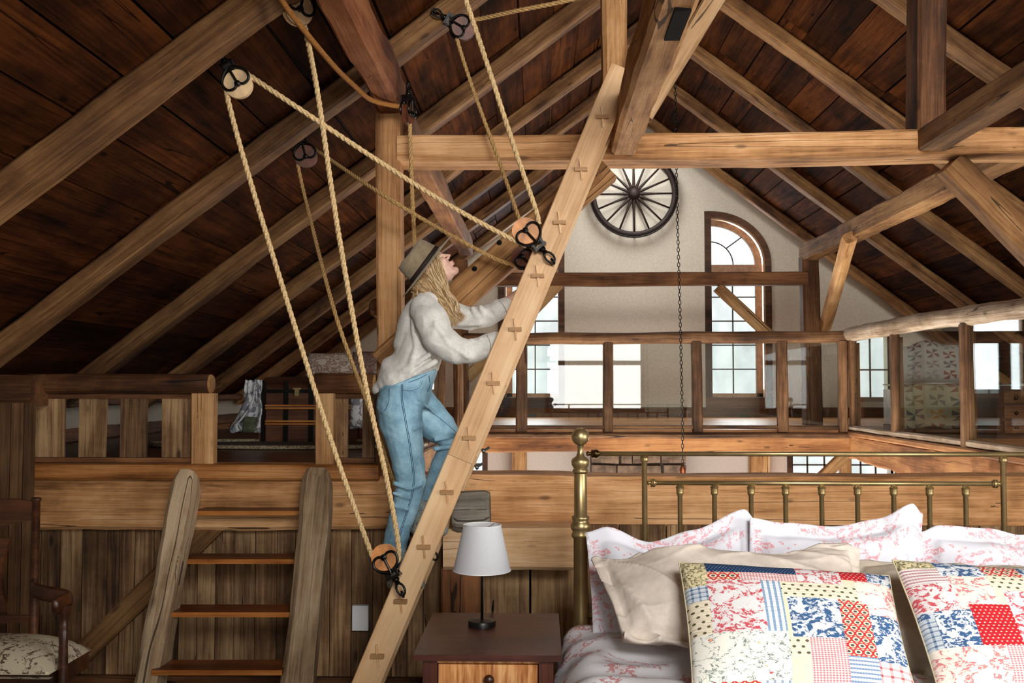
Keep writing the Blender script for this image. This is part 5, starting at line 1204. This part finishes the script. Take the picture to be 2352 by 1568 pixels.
# neck and trunk
chain(mb, [(H(-.015, 0, -.05), .052), (W(1003, 655), .052), (W(995, 690), .058)])
chain(mb, [(W(992, 712), .08), (W(985, 750), .1), (W(968, 800), .108), (W(950, 850), .088), (W(932, 900), .1)], (0, 1, 0), 1.25)
# arms: near (right) and far (left)
NA = [(W(990, 722, -.14), .042), (W(1012, 770, -.17), .045), (W(1050, 806, -.165), .04), (W(1110, 790, -.15), .036), (W(1156, 772, -.13), .025), (W(1168, 765, -.125), .024)]
FA = [(W(1010, 718, .14), .045), (W(1075, 728, .16), .044), (W(1115, 722, .15), .04), (W(1160, 700, .13), .034), (W(1205, 664, .1), .0225), (W(1216, 655, .095), .023)]
chain(mb, NA); chain(mb, FA)
def hand(mb, wrist, knuck, side, tipdir):
    """palm from wrist to knuckles, four fingers curling over a rung edge and a thumb below"""
    d = (knuck-wrist).normalized(); lat = V(0, side, 0); nrm = d.cross(lat).normalized()
    if nrm.z < 0: nrm = -nrm
    for k in range(4):
        off = lat*((k-1.5)*.0185); cap_mesh(mb, wrist+off*.5, .014, knuck+off, .0125)
    LN = (.03, .034, .032, .025)
    for k in range(4):
        off = lat*((k-1.5)*.0195); L = LN[k]; a = knuck+off+d*.004; b = a+d*L+nrm*.006; c = b+(d*.55-nrm*.85).normalized()*L*.8; e = c+(d*-.1-nrm*1).normalized()*L*.6
        chain(mb, [(a, .0098), (b, .0088), (c, .008), (e, .0072)])
    th = wrist+d*.02-lat*.022; t1 = th+(d*.6-lat*.45-nrm*.3).normalized()*.032; t2 = t1+(d*.9-nrm*.25).normalized()*.028; chain(mb, [(th, .013), (t1, .0105), (t2, .0085)])
hand(mb, W(1160, 769, -.125), W(1178, 752, -.12), 1, None)
hand(mb, W(1212, 658, .095), W(1232, 634, .09), -1, None)
# legs
NL = [(W(918, 925, -.08), .098), (W(927, 1000, -.08), .078), (W(937, 1060, -.075), .066), (W(940, 1110, -.07), .05), (W(928, 1170, -.066), .044), (W(912, 1230, -.06), .038), (W(912, 1295, -.055), .034), (W(908, 1330, -.055), .036)]
FL = [(W(948, 925, .08), .098), (W(1005, 978, .09), .074), (W(1040, 1010, .09), .056), (W(1020, 1062, .09), .05), (W(990, 1130, .09), .04), (W(969, 1180, .09), .033), (W(962, 1205, .09), .034)]
chain(mb, NL); chain(mb, FL)
def foot(mb, heel, toe, g=1.0):
    d = (toe-heel); chain(mb, [(heel+V(0, 0, .012), .034*g), (heel.lerp(toe, .5)+V(0, 0, .006), .032*g), (toe, .026*g)], (0, 1, 0), 1.2)
    for k in range(5): cap_mesh(mb, toe+V(-.01, (k-2)*.014, 0), .012*g, toe+V(.018-abs(k-1)*.004, (k-2)*.0155, -.003), .0095*g)
foot(mb, W(906, 1343, -.055), W(958, 1338, -.055)); foot(mb, W(962, 1218, .09), W(1012, 1216, .09))
body = skin_over('body', mb, .0038, 3, SKIN, woman)
# lips, eyes
for s in (-1, 1):
    m_ = MB(); ell(m_, H(.0715, s*.033, .002), .0115, .0115, .0115, H3, 16); m_.build('eyeball', EYEW, woman, True)
    m_ = MB(); ell(m_, H(.0805, s*.034, .004), .0035, .0055, .0055, H3, 12); m_.build('iris', EYEB, woman, True)
    m_ = MB(); m_.tube([H(.0855-.003*abs(a), s*(.033+a*.014), .0085-.003*a*a) for a in (-1, -.5, 0, .5, 1)], .0018, 5); m_.build('eyelash', EYEB, woman, True)
    m_ = MB(); m_.tube([H(.0875-.006*abs(a), s*(.032+a*.018), .022) for a in (-1, -.5, 0, .5, 1)], .0022, 5); m_.build('eyebrow', plain('brow_hair', (130, 98, 64), .8), woman, True)
m_ = MB(); ell(m_, H(.0895, 0, -.0595), .0085, .0155, .0042, H3); ell(m_, H(.086, 0, -.0695), .0085, .014, .0048, H3); m_.build('lips', LIP, woman, True)
# sweater
SW = NT('sweater_wool'); co_ = SW.n('TexCoord'); n1_ = SW.n('TexNoise', Scale=16.0, Detail=6.0, Roughness=.7); SW.l(co_.outputs['Object'], n1_.inputs['Vector'])
n2_ = SW.n('TexNoise', Scale=420.0, Detail=2.0); SW.l(co_.outputs['Object'], n2_.inputs['Vector'])
SW.l(SW.ramp(SW.math('ADD', SW.math('MULTIPLY', n1_.outputs['Fac'], .5), SW.math('MULTIPLY', n2_.outputs['Fac'], .5)), [(.36, srgb((184, 182, 176))), (.56, srgb((228, 226, 218)))]), SW.b.inputs['Base Color'])
SW.b.inputs['Roughness'].default_value = .95; SW.b.inputs['Sheen Weight'].default_value = .35; SW.b.inputs['Specular IOR Level'].default_value = .1; SW.bump(n2_.outputs['Fac'], .5, .004)
mb = MB()
chain(mb, [(W(992, 703), .096), (W(984, 748), .112), (W(968, 800), .112), (W(948, 845), .112)], (0, 1, 0), 1.35)
chain(mb, [(W(948, 845), .112), (W(925, 868), .118)], (0, 1, 0), 1.3)
chain(mb, [(W(905, 850), .07), (W(893, 880), .06), (W(872, 893), .036)], (0, 1, 0), 1.7)
chain(mb, [(W(966, 706, 0), .06), (W(950, 740), .07), (W(932, 790), .06)], (0, 1, 0), 1.7)
chain(mb, [(W(975, 712, -.13), .072), (W(990, 732, -.16), .08), (W(1004, 775, -.175), .076), (W(1046, 803, -.17), .068), (W(1075, 808, -.165), .062), (W(1112, 798, -.15), .054), (W(1134, 789, -.14), .048)])
chain(mb, [(W(1118, 795, -.148), .058), (W(1138, 787, -.14), .054)])
chain(mb, [(W(1000, 706, .13), .07), (W(1040, 724, .15), .068), (W(1080, 733, .155), .056), (W(1118, 727, .15), .052), (W(1146, 713, .14), .047)])
chain(mb, [(W(1146, 711, .13), .051), (W(1160, 703, .12), .049)])
def ridge(*pts, r=.012):
    for a, b in zip(pts, pts[1:]): cap_mesh(mb, W(*a), r, W(*b), r)
ridge((1000, 745, -.24), (1030, 790, -.235), (1075, 818, -.22), r=.014); ridge((1058, 782, -.2), (1068, 806, -.225), r=.012); ridge((1082, 782, -.19), (1092, 806, -.21), r=.012); ridge((1104, 778, -.19), (1110, 806, -.195), r=.01)
ridge((1086, 708, .1), (1096, 730, .1), r=.01); ridge((1104, 706, .1), (1112, 724, .1), r=.01); ridge((1050, 742, .09), (1100, 745, .1), r=.012)
ridge((948, 735, -.13), (956, 800, -.15), (940, 850, -.15), r=.014); ridge((1000, 830, -.13), (950, 860, -.15), (890, 885, -.11), r=.012); ridge((985, 815, -.15), (930, 850, -.15), (885, 868, -.11), r=.012)
def swdisp(c, n):
    return (noise.noise(V(c.x*9, c.y*9, c.z*13))*.006 + (.4-abs(noise.noise(V(c.x*14+c.z*10, c.y*8, c.z*9-c.x*8))))*.008)
hem0 = W(855, 908); hem1 = W(992, 852); hn = (hem1-hem0).normalized(); hn = V(hn.z, 0, -hn.x)
sweater = skin_over('sweater', mb, .0065, 6, SW.m, woman, swdisp, [(hem0.lerp(hem1, .5)+V(0, 0, -.0), hn, W(1003, 850).x)])
sd = sweater.modifiers.new('thick', 'SOLIDIFY'); sd.thickness = .004; sd.offset = -1
# jeans
JN = NT('denim'); co_ = JN.n('TexCoord'); n1_ = JN.n('TexNoise', Scale=9.0, Detail=5.0, Roughness=.6); JN.l(co_.outputs['Object'], n1_.inputs['Vector'])
mp_ = JN.n('Mapping', Scale=(500, 500, 160)); JN.l(co_.outputs['Object'], mp_.inputs[0]); n2_ = JN.n('TexNoise', Scale=1.0, Detail=2.0); JN.l(mp_.outputs[0], n2_.inputs['Vector'])
JN.l(JN.ramp(JN.math('ADD', JN.math('MULTIPLY', n1_.outputs['Fac'], .7), JN.math('MULTIPLY', n2_.outputs['Fac'], .3)), [(.38, srgb((108, 146, 168))), (.52, srgb((142, 182, 202))), (.66, srgb((172, 206, 220)))]), JN.b.inputs['Base Color'])
JN.b.inputs['Roughness'].default_value = .85; JN.b.inputs['Specular IOR Level'].default_value = .15; JN.bump(n2_.outputs['Fac'], .35, .002)
mb = MB()
chain(mb, [(W(962, 848), .09), (W(930, 905), .128)], (0, 1, 0), 1.25)
chain(mb, [(W(905, 925), .085), (W(908, 948), .09)], (0, 1, 0), 1.6)
chain(mb, [(W(918, 930, -.08), .112), (W(921, 965, -.08), .106), (W(928, 1005, -.08), .092), (W(936, 1055, -.075), .08), (W(944, 1105, -.07), .073), (W(934, 1150, -.068), .066), (W(919, 1200, -.062), .060), (W(908, 1245, -.057), .058), (W(904, 1262, -.056), .057)])
chain(mb, [(W(948, 925, .07), .112), (W(975, 950, .085), .098), (W(1008, 980, .09), .084), (W(1042, 1012, .09), .056), (W(1040, 1020, .09), .058), (W(1022, 1062, .09), .062), (W(1002, 1110, .09), .056), (W(988, 1148, .09), .05)])
def jr(*pts, r=.011):
    for a, b in zip(pts, pts[1:]): cap_mesh(mb, W(*a), r, W(*b), r)
jr((908, 1110, -.14), (940, 1122, -.145), (968, 1112, -.12)); jr((905, 1132, -.13), (940, 1142, -.14), r=.01); jr((900, 1160, -.12), (935, 1168, -.135), r=.009)
jr((1000, 1030, .03), (1030, 1026, .02), (1056, 1028, .05)); jr((960, 925, -.14), (985, 935, -.05), (1000, 950, .02), r=.01); jr((950, 985, -.16), (972, 975, -.08), r=.01); jr((1000, 1010, .02), (1040, 1000, .02), r=.01)
def jdisp(c, n): return noise.noise(V(c.x*11, c.y*11, c.z*16))*.004 + (.4-abs(noise.noise(V(c.x*10, c.y*6, c.z*22+c.x*12))))*.005
hemA = (W(905, 1258, -.057), (W(900, 1262, -.057)-W(924, 1200, -.062)).normalized()); hemB = W(990, 1148, .09)
jeans = skin_over('jeans', mb, .006, 4, JN.m, woman, jdisp)
# trouser hems are cut open at the ankles by removing the rounded ends
import bmesh
bm = bmesh.new(); bm.from_mesh(jeans.data); offj = jeans.matrix_basis.translation
dead = [f for f in bm.faces if ((f.calc_center_median()+offj-hemA[0]).dot(hemA[1]) > 0 and (f.calc_center_median()+offj-hemA[0]).length < .2) or ((f.calc_center_median()+offj).z < hemB.z and (f.calc_center_median()+offj).x > hemB.x-.12 and (f.calc_center_median()+offj-hemB).length < .13 and (f.calc_center_median()+offj).y > YP+.03)]
bmesh.ops.delete(bm, geom=dead, context='FACES'); bm.to_mesh(jeans.data); bm.free()
sd = jeans.modifiers.new('thick', 'SOLIDIFY'); sd.thickness = .003; sd.offset = -1
SEAM = plain('denim_seam', (52, 84, 110), .85, noise_amt=.1); SEAML = plain('denim_seam_light', (150, 176, 190), .85)
def on_surface(o, pts, r, mat, name, step=.01, lift=.001):
    me = o.data; tr = o.matrix_basis.translation if o.parent is None else wm(o).translation
    bv = BVHTree.FromPolygons([v.co+tr for v in me.vertices], [p.vertices[:] for p in me.polygons])
    out = []
    for a, b in zip(pts, pts[1:]):
        n = max(1, int(math.hypot(b[0]-a[0], b[1]-a[1])/5))
        for k in range(n):
            u, v = a[0]+(b[0]-a[0])*k/n, a[1]+(b[1]-a[1])*k/n; d = ray(u, v).normalized(); h = bv.ray_cast(CAM, d)
            if h[0] is not None and 4.2 < h[0].y < 5.3: out.append(h[0]-d*lift)
    if len(out) < 3: return None
    sm = [out[0]]+[(out[i-1]+out[i]*2+out[i+1])/4 for i in range(1, len(out)-1)]+[out[-1]]
    m_ = MB(); m_.tube(sm, r, 5); return m_.build(name, mat, o, True)
for off, mt_ in ((0, SEAM), (3.2, SEAM)):
    on_surface(jeans, [(922+off, 882), (921+off, 915), (929+off, 960), (938+off, 1010), (945+off, 1060), (950+off, 1100), (944+off, 1140), (930+off, 1185), (920+off, 1215), (912+off, 1245)], .0014, mt_, 'side_seam')
on_surface(jeans, [(968, 925), (990, 945), (1020, 968), (1048, 992), (1052, 1008)], .0014, SEAM, 'inner_seam'); on_surface(jeans, [(1052, 1010), (1042, 1050), (1020, 1090), (1000, 1130), (994, 1142)], .0022, SEAM, 'inner_seam')
on_surface(jeans, [(894, 893), (894, 920), (885, 942), (868, 952)], .0014, SEAM, 'back_pocket'); on_surface(jeans, [(864, 912), (876, 906), (890, 902)], .0012, SEAM, 'back_pocket')
on_surface(jeans, [(924, 892), (945, 894), (962, 886), (970, 868)], .0016, SEAML, 'front_pocket'); on_surface(jeans, [(924, 896), (946, 898), (965, 889), (973, 870)], .001, SEAM, 'front_pocket')
on_surface(jeans, [(985, 862), (988, 885), (980, 905)], .0018, SEAM, 'fly_seam'); on_surface(jeans, [(938, 878), (962, 870), (986, 856)], .0014, SEAM, 'waistband')
for pts in ([(955, 712), (953, 760), (975, 800), (1000, 830)], ): on_surface(sweater, pts, .0018, plain('wool_seam', (160, 155, 148), .95), 'sleeve_seam')
on_surface(sweater, [(1118, 770), (1126, 785), (1127, 812)], .0022, plain('wool_seam', (160, 155, 148), .95), 'cuff_edge'); on_surface(sweater, [(1147, 690), (1158, 703), (1166, 722)], .002, plain('wool_seam', (160, 155, 148), .95), 'cuff_edge')
# socks
SOCK = plain('sock_wool', (158, 164, 160), .95, noise_amt=.22, nscale=140, bump=.8)
def sock(leg, heel, toe):
    mb = MB(); chain(mb, leg); 
    for (p, r), (q, s) in zip(leg, leg[1:]):
        cap_mesh(mb, p.lerp(q, .5), (r+s)/2+.003, p.lerp(q, .55), (r+s)/2+.003)
    chain(mb, [(heel+V(0, 0, .012), .039), (heel.lerp(toe, .5)+V(0, 0, .006), .037), (toe+V(.008, 0, 0), .031)], (0, 1, 0), 1.2)
    return skin_over('sock', mb, .0055, 3, SOCK, woman, lambda c, n: noise.noise(c*60)*.002)
sock([(W(914, 1262, -.055), .041), (W(912, 1295, -.055), .039), (W(908, 1335, -.055), .04)], W(906, 1343, -.055), W(958, 1338, -.055))
sock([(W(980, 1150, .09), .041), (W(968, 1178, .09), .040), (W(961, 1208, .09), .042)], W(958, 1218, .09), W(1012, 1216, .09))
# hat
FELT = plain('hat_felt', (156, 140, 112), .95, noise_amt=.06, nscale=50, bump=.2, spec=.1, sheen=.3); BAND = plain('hat_band', (44, 32, 26), .7)
_roll = Matrix.Rotation(R(10), 3, 'X')
def HH(f, l, u): q = _roll @ V(f, l, u-.03); return H(q.x, q.y, q.z+.03)
UB = .022
hat = bpy.data.objects.new('hat', None); COL.objects.link(hat); hat.location = H(0, 0, UB); setp(hat, woman)
v = []; f = []; n = 48
prof = [(.188, .003), (.184, .0), (.150, .0), (.128, .002), (.1, .004)]   # underside of brim
rings = [(.097, .004, 0), (.13, .0045, .3), (.16, .005, .6), (.192, .006, 1), (.194, .009, 1), (.16, .010, .6), (.125, .010, .3), (.108, .013, 0), (.105, .035, 0), (.101, .06, 0), (.096, .085, 0), (.088, .103, 0), (.075, .112, 0), (.05, .108, 0), (.02, .100, 0), (.003, .098, 0)]
for r, z, k in rings:
    for i in range(n):
        a = 2*math.pi*i/n; ca, sa = math.cos(a), math.sin(a)
        ax_, by_ = r, r*(.80 if k == 0 else .80+.06*k)
        zz = z - .004*k*sa*sa - k*.010*ca*abs(ca)*(1 if ca > 0 else .3)
        if k == 0 and z > .05:
            zz += .012*(1-abs(sa))*(z-.05)/.06*(1 if ca < 0 else .6); pin = 1-.18*max(0, ca)*(z-.05)/.06*abs(sa)*2.2
            zz += -.018*math.exp(-(sa/.35)**2)*(1 if r < .08 else 0)
            by_ *= max(.6, pin)
        v.append(HH(ax_*ca+(-.002), by_*sa, UB+zz))
m = len(rings)
for j in range(m-1):
    for i in range(n): i2 = (i+1) % n; f.append((j*n+i, j*n+i2, (j+1)*n+i2, (j+1)*n+i))
f.append(tuple(range((m-1)*n, m*n)))
ho = obj('crown_and_brim', v, f, FELT, hat, None, True)
v = []; f = []
for z, r in ((.011, .1085), (.011, .1115), (.033, .1085), (.033, .105)):
    for i in range(n): a = 2*math.pi*i/n; v.append(HH(r*math.cos(a)-.002, r*.81*math.sin(a), UB+z))
for j in range(3):
    for i in range(n): i2 = (i+1) % n; f.append((j*n+i, j*n+i2, (j+1)*n+i2, (j+1)*n+i))
obj('hat_band', v, f, BAND, hat, None, True)
# hair
HR = NT('blond_hair'); co_ = HR.n('TexCoord'); at = HR.n('Attribute', _attribute_name='shade')
nn = HR.n('TexNoise', Scale=30.0, Detail=4.0); HR.l(co_.outputs['Object'], nn.inputs['Vector'])
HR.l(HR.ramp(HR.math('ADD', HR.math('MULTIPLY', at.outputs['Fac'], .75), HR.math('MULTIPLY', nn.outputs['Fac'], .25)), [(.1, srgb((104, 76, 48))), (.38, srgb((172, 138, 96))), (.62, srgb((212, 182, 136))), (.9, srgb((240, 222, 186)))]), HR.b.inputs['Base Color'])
HR.b.inputs['Roughness'].default_value = .45; HR.b.inputs['Specular IOR Level'].default_value = .4
rnd = random.Random(5); mb = MB(); shade = []
def lerp2(a, b, t): return (a[0]+(b[0]-a[0])*t, a[1]+(b[1]-a[1])*t)
for k in range(1500):
    t = rnd.random(); far = rnd.random() < .22
    d0 = rnd.random()  # layer depth 0 = outermost toward the camera
    S = lerp2((1006, 578), (942, 664), t); A1 = lerp2((1016, 622), (966, 672), t); A2 = lerp2((1031, 662), (993, 686), t); A3 = lerp2((1046, 698), (1020, 708), t); Ee = lerp2((1066, 728), (1036, 750), rnd.random()); 
    j = lambda s: rnd.uniform(-s, s)
    yy = [-.062-.015*math.sin(math.pi*t), -.088, -.105, -.135, -.168] if not far else [.06, .09, .1, .08, .06]
    ly = .035*d0
    wave_ = t*11+rnd.uniform(-.5, .5); am = rnd.uniform(3, 6)
    pts = []
    for i, (q, y) in enumerate(zip((S, A1, A2, A3, Ee), yy)):
        pts.append(W(q[0]+j(3)+(am*math.sin(wave_+i*2.1) if i else 0), q[1]+j(4), y+ly*(1 if not far else -1)+j(.006)))
    if rnd.random() < .3: pts = pts[:4]
    path = catmull(pts, .012); N = len(path); r0 = rnd.uniform(.0008, .0021)
    w_ = t*23+rnd.uniform(-.5, .5)
    path = [p+V(math.sin(w_+i*.62)*.009, math.cos(w_*2+i*.5)*.006, 0)*(i/N)*(1 if i > N*.25 else .4) for i, p in enumerate(path)]
    b0 = len(mb.v); mb.tube(path, [r0*(.7+.5*math.sin(math.pi*min(1, i/N*1.1)))*(1 if i < N*.75 else max(.15, (N-i)/(N*.25))) for i in range(N)], 5)
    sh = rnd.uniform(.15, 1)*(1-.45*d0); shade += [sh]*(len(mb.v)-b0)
for k in range(70):   # back locks under the brim
    t = rnd.random(); S = lerp2((965, 645), (942, 672), t); pts = [W(S[0], S[1], rnd.uniform(-.07, .03)), W(958-8*t+rnd.uniform(-5, 5), 676, rnd.uniform(-.1, .0)), W(950-6*t+rnd.uniform(-6, 6), 700, rnd.uniform(-.1, .0))]
    path = catmull(pts, .012); N = len(path); b0 = len(mb.v); mb.tube(path, [.0024*(1-.7*i/N) for i in range(N)], 5); shade += [rnd.uniform(.1, .7)]*(len(mb.v)-b0)
mbv = [v.copy() for v in mb.v]
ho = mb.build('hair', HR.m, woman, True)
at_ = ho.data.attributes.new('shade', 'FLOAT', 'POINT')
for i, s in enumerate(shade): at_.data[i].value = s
mb = MB(); ell(mb, H(-.035, 0, -.0), .068, .078, .06, H3); chain(mb, [(W(980, 640, -.01), .058), (W(1000, 668, -.03), .042)], (0, 1, 0), 1.3)
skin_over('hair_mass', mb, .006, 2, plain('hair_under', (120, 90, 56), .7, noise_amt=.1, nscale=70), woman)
